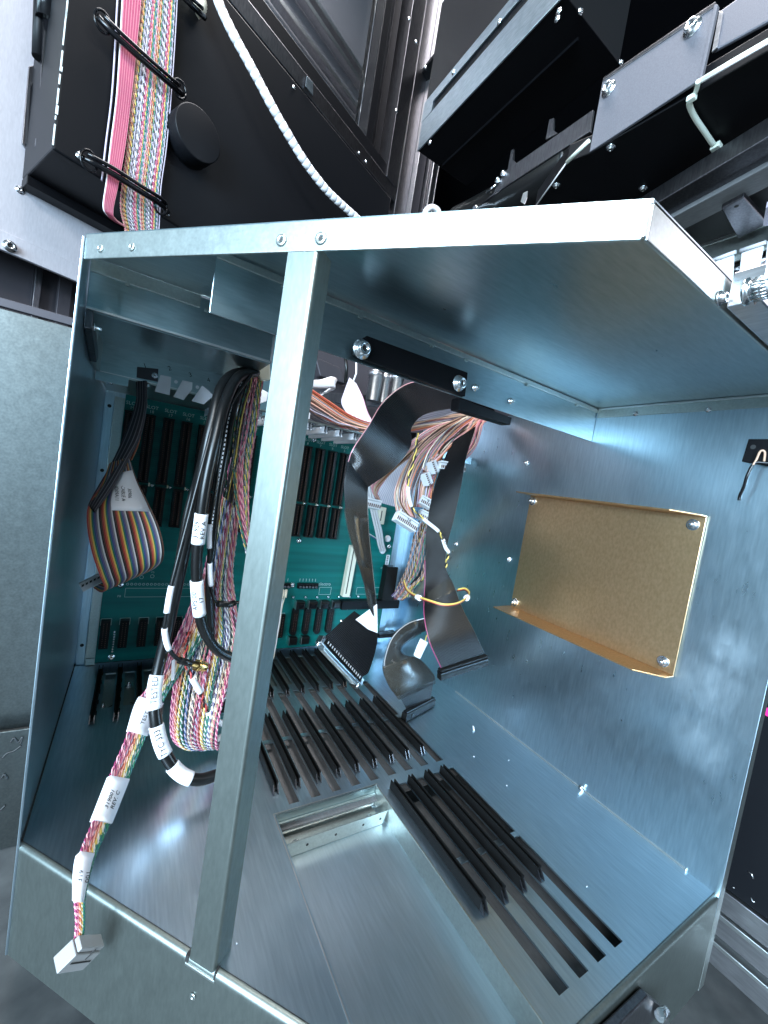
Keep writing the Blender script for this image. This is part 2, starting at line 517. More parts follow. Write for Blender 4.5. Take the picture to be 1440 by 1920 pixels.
# shared fasteners, built along +Z round their own origin
def mesh_of(name, mats, fn):
    mb = MB(); fn(mb)
    return mb.mesh(name, mats)
SCREW = mesh_of('pan_screw', ['zinc', 'ink'], lambda b: (b.lathe([(0.0058, 0), (0.0058, 0.0009), (0.0042, 0.001), (0.0040, 0.0024), (0.0030, 0.0034), (0.0018, 0.0036), (0.0016, 0.0020), (0.0, 0.0020)], 16),
                                                         b.box((-0.0026, -0.0004, 0.0030), (0.0026, 0.0004, 0.00375), 1)))
HEX = mesh_of('socket_screw', ['zinc', 'ink'], lambda b: (b.lathe([(0.0075, 0), (0.0075, 0.0012), (0.0052, 0.0013), (0.0052, 0.0058), (0.0046, 0.0065), (0.0030, 0.0066), (0.0028, 0.0042), (0.0, 0.0042)], 18),
                                                          b.lathe([(0.0026, 0.0043), (0.0026, 0.0044)], 6, 1)))
RIVET = mesh_of('rivet', ['galv_lip', 'ink'], lambda b: (b.lathe([(0.0036, 0), (0.0036, 0.0003), (0.0030, 0.0008), (0.0014, 0.0010), (0.0012, 0.0003), (0.0, 0.0003)], 18),
                                                         b.lathe([(0.0011, 0.0003), (0.0011, 0.00045)], 12, 1)))
NUT = mesh_of('hex_nut', ['zinc'], lambda b: (b.lathe([(0.0068, 0), (0.0068, 0.0010), (0.0062, 0.0011)], 18), b.lathe([(0.0048, 0.001), (0.0048, 0.0044), (0.0042, 0.0050)], 6),
                                              b.lathe([(0.0024, 0.0045), (0.0024, 0.0082), (0.0018, 0.0088)], 12)))
STUD = mesh_of('press_stud', ['zinc'], lambda b: b.lathe([(0.0034, 0), (0.0034, 0.0008), (0.0019, 0.0010), (0.0019, 0.0045), (0.0012, 0.0050)], 12))
HOLE = mesh_of('drilled_hole', ['ink'], lambda b: b.lathe([(0.0022, 0), (0.0022, 0.00015)], 14))

# ================================================================ the galvanised card cage
W, L1, L2, NX, H = 0.5, 0.2888, 0.5392, 0.2109, 0.4304
LIP = 0.0147
DG = Vector((NX, -(L2 - L1), 0)).normalized()          # along the slanted front edge
DN = Vector((-DG.y, DG.x, 0))                           # into the cage, square to it
def diag(s, inn, z):
    return Vector((0, -L1, z)) + DG * s + DN * inn
DLEN = math.hypot(NX, L2 - L1)

cage = thing('card_cage', 'open galvanised steel card cage with slanted front edge and a single upright post', 'card cage', (0.25, -0.27, -0.085))

# floor plate with card slots and a sunken tray opening
PITCH = 0.0216
XJ = [0.0300 + PITCH * j for j in range(16)]
opens = []
for j in range(15):
    g = XJ[j] + 0.0005
    opens.append((g + 0.0062, g + 0.0174, -0.117, -0.034))
for j in range(7, 16):
    g = XJ[j] + 0.003
    opens.append((g + 0.0080, g + 0.0182, -0.2265, -0.134))
    opens.append((g + 0.0080, g + 0.0182, -0.3200, -0.2315))
for j in range(12, 16):
    g = XJ[j] + 0.005
    opens.append((g + 0.0085, g + 0.0190, -0.4225, -0.3340))
    opens.append((g + 0.0085, g + 0.0190, -0.5220, -0.4275))
TRAY = (0.1765, 0.2820, -0.60, -0.3262)
opens.append(TRAY)
def sheet_with_openings(x0, x1, y0, y1, z, opens):
    xs = sorted({round(v, 5) for v in [x0, x1] + [o[0] for o in opens] + [o[1] for o in opens] if x0 <= v <= x1})
    ys = sorted({round(v, 5) for v in [y0, y1] + [o[2] for o in opens] + [o[3] for o in opens] if y0 <= v <= y1})
    bm = bmesh.new(); vv = {}
    def gv(x, y):
        if (x, y) not in vv:
            vv[(x, y)] = bm.verts.new((x, y, z))
        return vv[(x, y)]
    for i in range(len(xs) - 1):
        for k in range(len(ys) - 1):
            cx, cy = (xs[i] + xs[i + 1]) / 2, (ys[k] + ys[k + 1]) / 2
            if any(o[0] < cx < o[1] and o[2] < cy < o[3] for o in opens):
                continue
            bm.faces.new((gv(xs[i], ys[k]), gv(xs[i + 1], ys[k]), gv(xs[i + 1], ys[k + 1]), gv(xs[i], ys[k + 1])))
    return bm
RAD = 0.0035
bm = sheet_with_openings(0, W, -L2 + RAD, 0, 0.0, opens)
geom = bm.verts[:] + bm.edges[:] + bm.faces[:]
bmesh.ops.bisect_plane(bm, geom=geom, plane_co=diag(0, RAD, 0), plane_no=-DN, clear_outer=True)
me = bpy.data.meshes.new('floor_panel'); bm.to_mesh(me); bm.free(); me.materials.append(M['galv_floor'])
floor_o = link('floor_panel', me, cage, solid=0.0016)

# apron under the front edges, with a rolled upper edge; notched for the post
def front_line(d):
    """front outline LF - N - RF moved inwards by d"""
    a = diag(0, d, 0); t = -a.x / DG.x
    lf = a + DG * t
    n_y = -L2 + d; t = (n_y - a.y) / DG.y
    n = a + DG * t
    return lf, n, Vector((W, n_y, 0))
prof = [(RAD + 0.0004, 0.0), (RAD, 0.0)] + [(RAD - RAD * math.sin(a), -RAD + RAD * math.cos(a)) for a in [math.radians(15 * k) for k in range(1, 7)]] + [(0.0, -0.006), (0.0, -0.086)]
mb = MB(); rows = []
for d, z in prof:
    lf, n, rf = front_line(d)
    rows.append([(p.x, p.y, z) for p in (lf, n, rf)])
for seg in range(2):
    o_ = len(mb.v)
    for r_ in rows:
        mb.v += [r_[seg], r_[seg + 1]]
    for i in range(len(rows) - 1):
        a = o_ + 2 * i
        mb.face((a, a + 2, a + 3, a + 1), 0, True)
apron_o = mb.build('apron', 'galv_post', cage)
md_ = apron_o.modifiers.new('split', 'EDGE_SPLIT'); md_.split_angle = math.radians(50)
mb = MB()
mb.box((-0.0016, -L1, -0.086), (0, 0.0, H))
mb.build('left_wall', 'galv_wall', cage, bevel=0.0004)
mb = MB()
mb.box((W, -L2, -0.02), (W + 0.0016, 0.0, H))
mb.build('right_wall', 'galv_wall_right', cage, bevel=0.0004)
MB().box((W + 0.0016, -L2, -0.09), (W + 0.012, -L2 + 0.0016, H)).build('wall_flange', 'galv_lip', cage, bevel=0.0005)
# seam strip where the right wall is folded onto the floor
MB().box((W - 0.0016, -0.515, 0.0), (W, -0.20, 0.0022)).build('floor_seam', 'steel_edge', cage, bevel=0.0005)
MB().box((0.0, -L1 + 0.004, 0.0), (0.0012, -0.0015, 0.0016)).build('floor_seam', 'ink', cage)
MB().box((-0.0016, 0.0, -0.03), (W + 0.0016, 0.0016, 0.372)).build('back_wall', 'galv_wall', cage)
# mounting strips left of the backplane
MB().box((0.0015, -0.0045, 0.001), (0.0105, 0, 0.362)).build('mounting_strip', 'galv_wall', cage, bevel=0.0005)
MB().box((0.0112, -0.0105, 0.012), (0.0225, 0, 0.358)).build('mounting_strip', 'galv_lip', cage, bevel=0.0005)
MB().box((0.0115, -0.0085, 0.001), (0.0225, 0, 0.0105)).build('mounting_strip', 'galv_lip', cage, bevel=0.0005)
MB().box((0.4625, -0.012, 0.002), (0.478, 0, 0.36)).build('mounting_strip', 'galv_wall', cage, bevel=0.0005)
for z in (0.345, 0.262, 0.118, 0.028):
    put('drilled_hole', HOLE, cage, (0.006, -0.0046, z), (0, -1, 0))

# top plate, covering the front part of the cage only
bm = bmesh.new()
a = bm.verts.new((0, -L1, H)); b = bm.verts.new((NX, -L2, H)); c = bm.verts.new((W, -L2, H)); d = bm.verts.new((W, -0.2555, H)); e = bm.verts.new((0, -0.2555, H))
bm.faces.new((a, b, c, d, e))
me = bpy.data.meshes.new('top_panel'); bm.to_mesh(me); bm.free(); me.materials.append(M['galv_top_shaded'])
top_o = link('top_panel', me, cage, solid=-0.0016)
# lip turned down along the front of the top plate
def lip(name, p, q, inn, t=0.0016, z0=H - LIP, z1=H + 0.0016):
    p, q, inn = V(p), V(q), V(inn)
    mb = MB()
    mb.prism([(p.x, p.y, z0), (q.x, q.y, z0), (q.x, q.y, z1), (p.x, p.y, z1)], inn * t)
    return mb.build(name, 'galv_lip', cage, bevel=0.0007, seg=3)
lipd = lip('front_lip', (0, -L1, 0), (NX - 0.0010, -L2 + 0.0011, 0), DN)
lip('front_lip', (NX + 0.0006, -L2, 0), (W, -L2, 0), (0, 1, 0))
mb = MB()
mb.prism([(NX - 0.0010, -L2 + 0.0011, H - LIP + 0.0012), (NX + 0.0006, -L2, H - LIP + 0.0012), (NX + 0.0010, -L2 + 0.0020, H - LIP + 0.0012), (NX, -L2 + 0.0026, H - LIP + 0.0012)], (0, 0, LIP - 0.0004))
mb.build('corner_weld', 'steel_edge', cage, bevel=0.0004)
for s_ in (0.0151, 0.0426):
    put('rivet', RIVET, cage, diag(s_, -0.0002, H - 0.0085), -DN, 0.4, 0.72)
for s_ in (0.1521, 0.1763):
    put('rivet', RIVET, cage, diag(s_, -0.0002, H - 0.0085), -DN, 1.0, 0.95)

# upright post standing in the notch of the slanted edge
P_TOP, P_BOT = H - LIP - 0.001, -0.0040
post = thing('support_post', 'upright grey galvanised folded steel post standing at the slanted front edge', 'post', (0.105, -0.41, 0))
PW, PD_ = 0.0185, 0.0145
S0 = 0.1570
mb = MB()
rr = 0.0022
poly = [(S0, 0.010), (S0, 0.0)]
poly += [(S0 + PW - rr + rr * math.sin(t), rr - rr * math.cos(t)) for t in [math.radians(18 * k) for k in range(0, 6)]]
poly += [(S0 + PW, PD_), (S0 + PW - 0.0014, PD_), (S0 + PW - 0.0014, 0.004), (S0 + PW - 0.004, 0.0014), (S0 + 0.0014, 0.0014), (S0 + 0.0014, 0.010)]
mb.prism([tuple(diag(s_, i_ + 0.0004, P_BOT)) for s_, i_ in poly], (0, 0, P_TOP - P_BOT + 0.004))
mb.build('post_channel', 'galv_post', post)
MB().hexa([diag(S0 + 0.003, 0.0012, H - LIP - 0.006), diag(S0 + PW - 0.002, 0.0012, H - LIP - 0.006), diag(S0 + PW - 0.002, 0.0030, H - LIP - 0.006), diag(S0 + 0.003, 0.0030, H - LIP - 0.006),
           diag(S0 + 0.001, 0.0012, H - 0.004), diag(S0 + PW - 0.005, 0.0012, H - 0.004), diag(S0 + PW - 0.005, 0.0030, H - 0.004), diag(S0 + 0.001, 0.0030, H - 0.004)])  .build('post_tab', 'galv_post', post, bevel=0.0005)
# notch in the rolled edge: a narrow dark gap either side of the post foot and a bright cut rim in front of it
for s0_, s1_ in ((S0 - 0.0026, S0 - 0.0004), (S0 + PW + 0.0002, S0 + PW + 0.0012)):
    MB().prism([diag(s0_, -0.0003, 0.0004), diag(s1_, -0.0003, 0.0004), diag(s1_, 0.0040, 0.0004), diag(s0_, 0.0040, 0.0004)], (0, 0, -0.0045)).build('notch_gap', 'ink', cage)
MB().prism([diag(S0 - 0.0026, -0.0006, -0.0042), diag(S0 + PW + 0.0012, -0.0006, -0.0042), diag(S0 + PW + 0.0012, 0.0010, -0.0042), diag(S0 - 0.0026, 0.0010, -0.0042)], (0, 0, -0.0022)).build('notch_rim', 'galv_lip', cage, bevel=0.0005)
put('rivet', RIVET, cage, diag(0.1634, -0.0003, -0.0225), -DN, 0.3, 0.6)

# valance hanging from the top plate, and the stepped shelf left of it
YV = -0.3462
mb = MB(); mb.box((0.073, YV, 0.391), (W - 0.0005, YV + 0.0016, H - 0.001)); mb.build('valance', 'galv_top_shaded', cage, bevel=0.0004)
mb = MB(); mb.box((0.073, YV - 0.0014, H - 0.0055), (W - 0.0005, YV, H - 0.0006)); mb.build('valance_hem', 'galv_lip', cage, bevel=0.0006)
for x in (0.115, 0.175, 0.245, 0.285, 0.37, 0.455):
    MB().box((x, YV - 0.0024, H - 0.0075), (x + 0.0035, YV - 0.0005, H - 0.0048)).build('spot_tab', 'galv_lip', cage, bevel=0.0003)
for u in ((0.3032, -0.347, 0.4034), (0.3525, -0.347, 0.4031)):
    put('press_stud', STUD, cage, u, (0, -1, 0), 0, 1.0)
MB().box((0.0005, -0.2558, 0.394), (0.1365, -0.2542, H - 0.001)).build('shelf_front', 'galv_top_shaded', cage, bevel=0.0004)
MB().box((0.0005, -0.2578, H - 0.0105), (0.0745, -0.2558, H - 0.0006)).build('shelf_hem', 'galv_lip', cage, bevel=0.0005)
MB().box((0.0005, -0.2540, 0.3925), (0.1365, -0.1472, 0.3940)).build('shelf_underside', 'galv_top_shaded', cage)
MB().box((0.0005, -0.1476, 0.3655), (0.1145, -0.1460, 0.3945)).build('shelf_back', 'galv_top_shaded', cage, bevel=0.0004)
MB().box((0.0005, -0.2575, 0.3932), (0.1365, -0.2558, 0.3952)).build('shelf_bend', 'steel_edge', cage, bevel=0.0006)
MB().box((0.0008, -0.1484, 0.3926), (0.1145, -0.1476, 0.3940)).build('shelf_bend', 'steel_edge', cage, bevel=0.0003)
MB().box((0.0008, -0.1484, 0.3655), (0.1145, -0.1476, 0.3664)).build('shelf_bend', 'steel_edge', cage, bevel=0.0003)
MB().box((0.1365, -0.2558, 0.394), (0.1380, -0.20, H - 0.001)).build('shelf_end', 'dark_steel', cage)
for x in (0.0225, 0.078):
    MB().box((x, -0.2592, H - 0.0125), (x + 0.003, -0.2575, H - 0.0095)).build('spot_tab', 'galv_lip', cage, bevel=0.0003)
# hexagonal stay on the left wall under the shelf
MB().prism([(0.0004, -0.2580, 0.3925), (0.0004, -0.2500, 0.3890), (0.0004, -0.1960, 0.3760), (0.0004, -0.1900, 0.3700), (0.0004, -0.2000, 0.3650), (0.0004, -0.2560, 0.3800)], (0.005, 0, 0)).build('stay_bracket', 'alu_dark', cage, bevel=0.0006)
put('press_stud', STUD, cage, (0.0054, -0.245, 0.384), (1, 0, 0))
MB().box((0.0003, -0.1995, 0.3655), (0.0042, -0.1475, 0.3925)).build('shelf_end', 'galv_lip', cage, bevel=0.0004)
# hem along the top of the right wall
MB().box((W - 0.0014, -L2 + 0.01, H - 0.0115), (W, YV - 0.0014, H - 0.0004)).build('wall_hem', 'galv_lip', cage, bevel=0.0004)
MB().box((W - 0.0024, -L2 + 0.002, H - 0.0022), (W - 0.0010, YV - 0.002, H - 0.0003)).build('wall_bead', 'steel_edge', cage, bevel=0.0004)
for u in ((0.4985, -0.3918, 0.4207), (0.4985, -0.4584, 0.4201)):
    put('press_stud', STUD, cage, u, (-1, 0, 0), 0, 0.8)
for u in ((0.5, -0.2572, 0.3616), (0.5, -0.1424, 0.3638), (0.5, -0.2569, 0.2253), (0.5, -0.1452, 0.2244)):
    put('press_stud', STUD, cage, u, (-1, 0, 0), 0, 1.05)
put('press_stud', STUD, cage, (0.4995, -0.4128, 0.0017), (-0.8, 0, 0.6), 0, 1.1)

# rear top plate with its card slots (light falls through it from above)
tops = [(XJ[j] + 0.0062, XJ[j] + 0.0174, -0.138, -0.030) for j in range(4, 16)] + [(0.385, 0.47, -0.138, -0.03)]
bm = sheet_with_openings(0.001, W - 0.001, -0.1460, -0.0015, 0.3660, tops)
me = bpy.data.meshes.new('rear_top_panel'); bm.to_mesh(me); bm.free(); me.materials.append(M['galv_lip'])
link('rear_top_panel', me, cage, solid=0.0016)
MB().box((0.385, -0.1476, 0.3560), (W - 0.001, -0.1461, 0.3672)).build('rear_top_lip', 'galv_top_shaded', cage, bevel=0.0004)
MB().box((0.001, -0.1476, 0.3570), (0.028, -0.1461, 0.3655)).build('rear_top_lip', 'galv_top_shaded', cage, bevel=0.0004)
put('press_stud', STUD, cage, (0.012, -0.1300, 0.3640), (0, 0, -1), 0, 1.3)

# plates under the floor slots
MB().box((0.0, -0.128, -0.0085), (0.40, -0.004, -0.0065)).build('rear_under_plate', 'galv_lip', cage)
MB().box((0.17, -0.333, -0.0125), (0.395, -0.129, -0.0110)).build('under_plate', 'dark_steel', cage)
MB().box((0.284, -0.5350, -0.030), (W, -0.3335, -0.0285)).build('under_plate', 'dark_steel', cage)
put('press_stud', STUD, cage, (0.0632, -0.062, -0.0065), (0, 0, 1), 0, 1.2)
put('press_stud', STUD, cage, (0.0385, -0.104, -0.0065), (0, 0, 1), 0, 0.9)
text('1', 0.011, 'ink', cage, (0.0455, -0.1045, -0.0063), (0.75, -0.66, 0), (0.2, 1, 0), 'marker_numeral')
text('2', 0.011, 'ink', cage, (0.0660, -0.1055, -0.0063), (0.9, -0.4, 0), (0.3, 1, 0), 'marker_numeral')

# sunken tray in the floor
TZ = -0.0190
tx0, tx1, ty1 = TRAY[0], TRAY[1], TRAY[3]
mb = MB(); mb.box((tx0 + 0.0002, -L2 + 0.004, TZ - 0.0016), (tx1 - 0.0002, ty1 - 0.0002, TZ)); tray_o = mb.build('tray_floor', 'galv_tray', cage)
MB().box((tx1 - 0.0018, -L2 + 0.004, TZ), (tx1 - 0.0002, ty1 - 0.0002, 0.0004)).build('tray_side', 'galv_lip', cage, bevel=0.0004)
MB().box((tx0 + 0.0002, -L2 + 0.06, TZ), (tx0 + 0.0014, ty1 - 0.0002, -0.0002)).build('tray_side', 'galv_floor', cage)
MB().box((tx0 + 0.0016, ty1 - 0.0016, TZ), (tx1 - 0.0020, ty1 - 0.0004, -0.0003)).build('tray_back', 'galv_top_shaded', cage)
MB().box((tx0 + 0.0016, ty1 - 0.0040, -0.0085), (tx1 - 0.0022, ty1 - 0.0016, -0.0070)).build('tray_rib', 'galv_lip', cage, bevel=0.0006)
for x_, w_ in ((tx0, 0.0009), (tx1 - 0.0002, 0.0011)):
    MB().box((x_ - w_, -0.48 if x_ == tx0 else -L2 + 0.004, -0.0010), (x_, ty1, 0.00025)).build('tray_rim_highlight', 'steel_edge', cage)  # bright strips added as the highlight along the tray edges
MB().box((tx0 - 0.0009, ty1, -0.0010), (tx1 + 0.0009, ty1 + 0.0009, 0.00025)).build('tray_rim_highlight', 'steel_edge', cage)
brk = MB()
brk.box((tx0 + 0.0025, -0.3515, TZ + 0.0002), (tx1 - 0.006, -0.3290, TZ + 0.0016))
brk.prism([(tx0 + 0.0025, -0.3515, TZ + 0.0002), (tx1 - 0.006, -0.3515, TZ + 0.0002), (tx1 - 0.002, -0.3515, TZ + 0.0130), (tx0 + 0.006, -0.3515, TZ + 0.0130), (tx0 + 0.0025, -0.3515, TZ + 0.0095)], (0, -0.0014, 0))
brk_o = brk.build('tray_bracket', 'galv_lip', cage, bevel=0.0003)
MB().box((tx0 + 0.0016, -0.3300, TZ + 0.0002), (tx1 - 0.0022, -0.3278, TZ + 0.0030)).build('tray_rib', 'steel_edge', cage, bevel=0.0006)
for fx in (0.22, 0.48, 0.75, 0.93):
    put('drilled_hole', HOLE, brk_o, (tx0 + (tx1 - tx0) * fx * 0.98, -0.35305, TZ + 0.0068), (0, -1, 0), 0, 0.55)
for fx in (0.16, 0.86):
    put('pan_screw', SCREW, brk_o, (tx0 + (tx1 - tx0) * fx, -0.3440, TZ + 0.0016), (0, 0, 1), 0.5, 0.7)

def put_plain(name, me, parent, loc, kind=None):
    o = bpy.data.objects.new(name, me); COL.objects.link(o); o.parent = parent; o.location = V(loc) - root_of(parent)
    if kind:
        o['kind'] = kind
    return o
# black plastic card guides: U-channels with forked front ends
def guide_mesh(length, body='black_plastic'):
    b = MB(); w, h, t = 0.0025, 0.0088, 0.0009
    pr = [(-w, 0), (w, 0), (w, h), (w - t, h), (w - t, 0.0035), (-w + t, 0.0035), (-w + t, h), (-w, h)]
    b.prism([(x, 0, z) for x, z in pr], (0, length, 0))
    for sx in (-1, 1):      # forked, tapered tips
        x0, x1 = sorted((sx * w, sx * (w - t)))
        b.hexa([(x0, -0.0050, 0.0002), (x1, -0.0050, 0.0002), (x1, 0, 0), (x0, 0, 0), (x0, -0.0045, 0.0012), (x1, -0.0045, 0.0012), (x1, 0.0, h * 0.8), (x0, 0.0, h * 0.8)], 1)
    for k in range(5):      # snap feet
        y = length * (0.1 + 0.2 * k)
        b.box((w - 0.0002, y, 0.0), (w + 0.0008, y + 0.004, 0.003))
    return b.mesh('card_guide', [body, 'alu_dark'])
GW = guide_mesh(0.115, 'white_plastic')
G1, G2, G3 = guide_mesh(0.115), guide_mesh(0.111), guide_mesh(0.127)
for j in range(16):
    put_plain('card_guide', G1, cage, (XJ[j] + 0.0005, -0.1420, 0.0002))
for j in range(7, 16):
    put_plain('card_guide', G2, cage, (XJ[j] + 0.003, -0.3010, 0.0002))
for j in range(12, 16):
    put_plain('card_guide', G3, cage, (XJ[j] + 0.005, -0.4625, 0.0002))
for j in range(4, 14):      # upper guides, seen from below
    o = put_plain('card_guide', GW, cage, (XJ[j], -0.1420, 0.3636)); o.rotation_euler = (0, math.pi, 0)

# the bar with two socket screws across the valance, and the block beside it
bar = thing('clamp_bar', 'long matt black clamp bar with two socket screws on the valance', 'clamp bar', (0.2254, -0.347, 0.395))
mb = MB()
q = [(0.1747, -0.3475, 0.401), (0.1823, -0.3475, 0.4108), (0.2872, -0.3475, 0.4122), (0.2888, -0.3475, 0.3908), (0.1884, -0.3475, 0.3928), (0.1741, -0.3475, 0.3935)]
mb.prism(q, (0, -0.0055, 0)); mb.build('bar', 'black', bar, bevel=0.0008)
put('socket_screw', HEX, bar, (0.1791, -0.353, 0.3992), (0.1, -1, 0), 0, 1.0)
put('socket_screw', HEX, bar, (0.2779, -0.353, 0.3998), (0.1, -1, 0), 0, 0.95)
blk = MB()
blk.prism([(0.2896, -0.3445, 0.3908), (0.3616, -0.3445, 0.3887), (0.3612, -0.3445, 0.381), (0.2906, -0.3445, 0.3802)], (0, 0.012, 0))
tag(blk.build('terminal_block', 'black', None, bevel=0.0006), 'short black block tucked under the valance right of the clamp bar', 'block')

# bronze bracket on the right wall
bz = thing('bronze_bracket', 'bronze coloured sheet bracket with folded flanges screwed to the right wall', 'bracket', (0.5, -0.375, 0.17))
A = [(0.4985, -0.2717, 0.3099), (0.4985, -0.4739, 0.3241), (0.4985, -0.4786, 0.163), (0.4985, -0.2792, 0.1626)]
a0, a1, a2, a3 = [V(p) for p in A]
y0, y1 = -0.2755, -0.4755
zt, zb = 0.3180, 0.1640
MB().box((W - 0.0030, y1, zb), (W - 0.0016, y0, zt)).build('plate', 'bronze', bz, bevel=0.0004)
MB().prism([(W - 0.0016, y0 + 0.004, zt), (W - 0.0016, y1, zt), (W - 0.010, y1 + 0.002, zt + 0.0006), (W - 0.026, y1 + 0.022, zt + 0.0012), (W - 0.026, y0 + 0.006, zt + 0.0012)], (0, 0, 0.0014)).build('upper_flange', 'bronze', bz, bevel=0.0003)
MB().prism([(W - 0.0016, y0 + 0.004, zb), (W - 0.0016, y1, zb), (W - 0.012, y1 + 0.002, zb - 0.001), (W - 0.030, y1 + 0.024, zb - 0.002), (W - 0.030, y0 + 0.006, zb - 0.002)], (0, 0, -0.0014)).build('lower_flange', 'bronze', bz, bevel=0.0003)
for (yy, zz) in ((y0 - 0.005, zt - 0.007), (y1 + 0.0095, zt - 0.0085), (y0 - 0.006, zb + 0.0075), (y1 + 0.0105, zb + 0.0095)):
    put('hex_nut', NUT, bz, (W - 0.0030, yy, zz), (-1, 0, 0), random.random(), 0.82)

# sensor plate at the right edge of the wall
sp = thing('sensor_plate', 'small black plate with a short cut black lead near the right picture edge', 'sensor plate', (0.497, -0.5, 0.3784))
MB().prism([(0.4985, -0.4939, 0.3909), (0.4985, -0.5182, 0.3905), (0.4985, -0.5207, 0.3655), (0.4985, -0.4924, 0.3709)], (-0.0022, 0, 0)).build('plate', 'black', sp, bevel=0.0004)
w1 = [(0.4955, -0.5079, 0.37), (0.4935, -0.5076, 0.3787), (0.492, -0.5051, 0.3794), (0.49, -0.5042, 0.3717), (0.489, -0.5031, 0.3669)]
MB().tube(catmull(w1, 8), 0.0009, 6).build('bare_conductor', 'w_tan', sp)
w2 = [(0.4955, -0.5199, 0.3748), (0.493, -0.5113, 0.3697), (0.49, -0.5039, 0.3689), (0.489, -0.501, 0.3585), (0.49, -0.4999, 0.3483), (0.4915, -0.4981, 0.3408), (0.492, -0.498, 0.3361)]
MB().tube(catmull(w2, 8), 0.0013, 8).build('lead', 'black_gloss', sp)
put('drilled_hole', HOLE, sp, (0.4962, -0.4983, 0.3838), (-1, 0, 0), 0, 0.9)

# ================================================================ the backplane board
YB = -0.0200
pcb = thing('backplane_board', 'dark green backplane circuit board with rows of black slot connectors', 'circuit board', (0.24, -0.02, 0.009))
MB().box((0.0225, YB, 0.0092), (0.4600, YB + 0.0026, 0.3625)).build('board', 'pcb', pcb, bevel=0.0003)
MB().box((0.0225, YB - 0.0006, 0.0085), (0.46, YB + 0.003, 0.0092)).build('board_edge', 'ink', pcb)
def slot_mesh(h):
    b = MB()
    b.prism([(-0.0062, 0, 0), (0.0062, 0, 0), (0.0062, -0.0095, 0), (0.0016, -0.0100, 0), (0.0013, -0.0060, 0), (-0.0013, -0.0060, 0), (-0.0016, -0.0100, 0), (-0.0062, -0.0095, 0)], (0, 0, h))
    b.box((-0.0065, -0.0104, h - 0.002), (0.0065, 0, h)); b.box((-0.0065, -0.0104, 0), (0.0065, 0, 0.002))
    return b.mesh('slot_connector', ['black_plastic'])
def slot_contacts(h):
    b = MB(); n = int(h / 0.00254) - 2
    for k in range(n):
        for x in (-0.0030, 0.0030):
            b.box((x - 0.00055, -0.01035, 0.004 + k * 0.00254), (x + 0.00055, -0.0096, 0.0050 + k * 0.00254))
    return b.mesh('contacts', ['w_brown'])
SLU, SLL = slot_mesh(0.0880), slot_mesh(0.0520)
CTU, CTL = slot_contacts(0.0880), slot_contacts(0.0520)
SLOTS = XJ[1:15]
for j, x in enumerate([XJ[0]] + SLOTS):
    for me_s, me_c, z in ((SLU, CTU, 0.2545), (SLL, CTL, 0.1985)):
        o = put_plain('slot_connector', me_s, pcb, (x, YB, z))
        put_plain('contacts', me_c, o, (x, YB, z), 'stuff')
    num = 19 - j
    for body, zz in (('SLOT', 0.3525), (str(num), 0.3468)):
        text(body, 0.0062 if body == 'SLOT' else 0.0055, 'silk', pcb, (x + 0.001, YB - 0.00015, zz), (1, 0, 0), (0, 0, 1), 'slot_label')
    MB().box((x + 0.0070, YB - 0.0022, 0.2500), (x + 0.0088, YB, 0.2545)).build('capacitor', 'cream', pcb, bevel=0.0004)
    MB().lathe([(0.0019, 0), (0.0019, 0.001), (0.001, 0.0016)], 12, 0, (x + 0.0112, YB, 0.2515), (0, -1, 0)).build('solder_stud', 'zinc', pcb)
for (x, z) in ((0.2781, 0.3546), (0.2777, 0.1904), (0.2775, 0.116), (0.4512, 0.1161), (0.4519, 0.1906), (0.3785, 0.0505), (0.0404, 0.0155), (0.1693, 0.1909), (0.1691, 0.1148), (0.0408, 0.115), (0.0428, 0.3553)):
    put('pan_screw', SCREW, pcb, (x, YB, z), (0, -1, 0), random.random() * 3, 0.72)
# lower 2-row headers
def header_mesh(h, round_top=False):
    b = MB(); w = 0.0052
    b.box((-w, -0.0072, 0), (w, 0, h))
    b.box((-0.0034, -0.0074, 0.002), (0.0034, -0.0070, h - 0.002), 0)
    n = int(h / 0.0026) - 1
    for k in range(n):
        for x in (-0.0018, 0.0018):
            b.box((x - 0.0005, -0.0086, 0.0026 + k * 0.0026), (x + 0.0005, -0.0073, 0.0033 + k * 0.0026), 1)
    return b.mesh('pin_header', ['black_plastic', 'w_brown'])
HD = header_mesh(0.038)
for x in (0.0300, 0.0510, 0.0728, 0.0935, 0.115, 0.137, 0.2657):
    put_plain('pin_header', HD, pcb, (x, YB, 0.0305))
    MB().box((x - 0.0056, YB - 0.0002, 0.0690), (x + 0.0056, YB, 0.0696)).build('silk_line', 'silk', pcb)
    for sx in (-1, 1):
        MB().box((x + sx * 0.0058 - 0.0003, YB - 0.0002, 0.060), (x + sx * 0.0058 + 0.0003, YB, 0.0692)).build('silk_line', 'silk', pcb)
HR = header_mesh(0.036)
for x in (0.2880, 0.3092, 0.3303, 0.3514):
    o = put_plain('pin_header', HR, pcb, (x, YB, 0.0380))
    MB().lathe([(0.0052, 0), (0.0052, 0.007)], 14, 0, (x, YB, 0.0740), (0, -1, 0)).build('header_end', 'black_plastic', pcb)
    MB().lathe([(0.0052, 0), (0.0052, 0.007)], 14, 0, (x, YB, 0.0380), (0, -1, 0)).build('header_end', 'black_plastic', pcb)
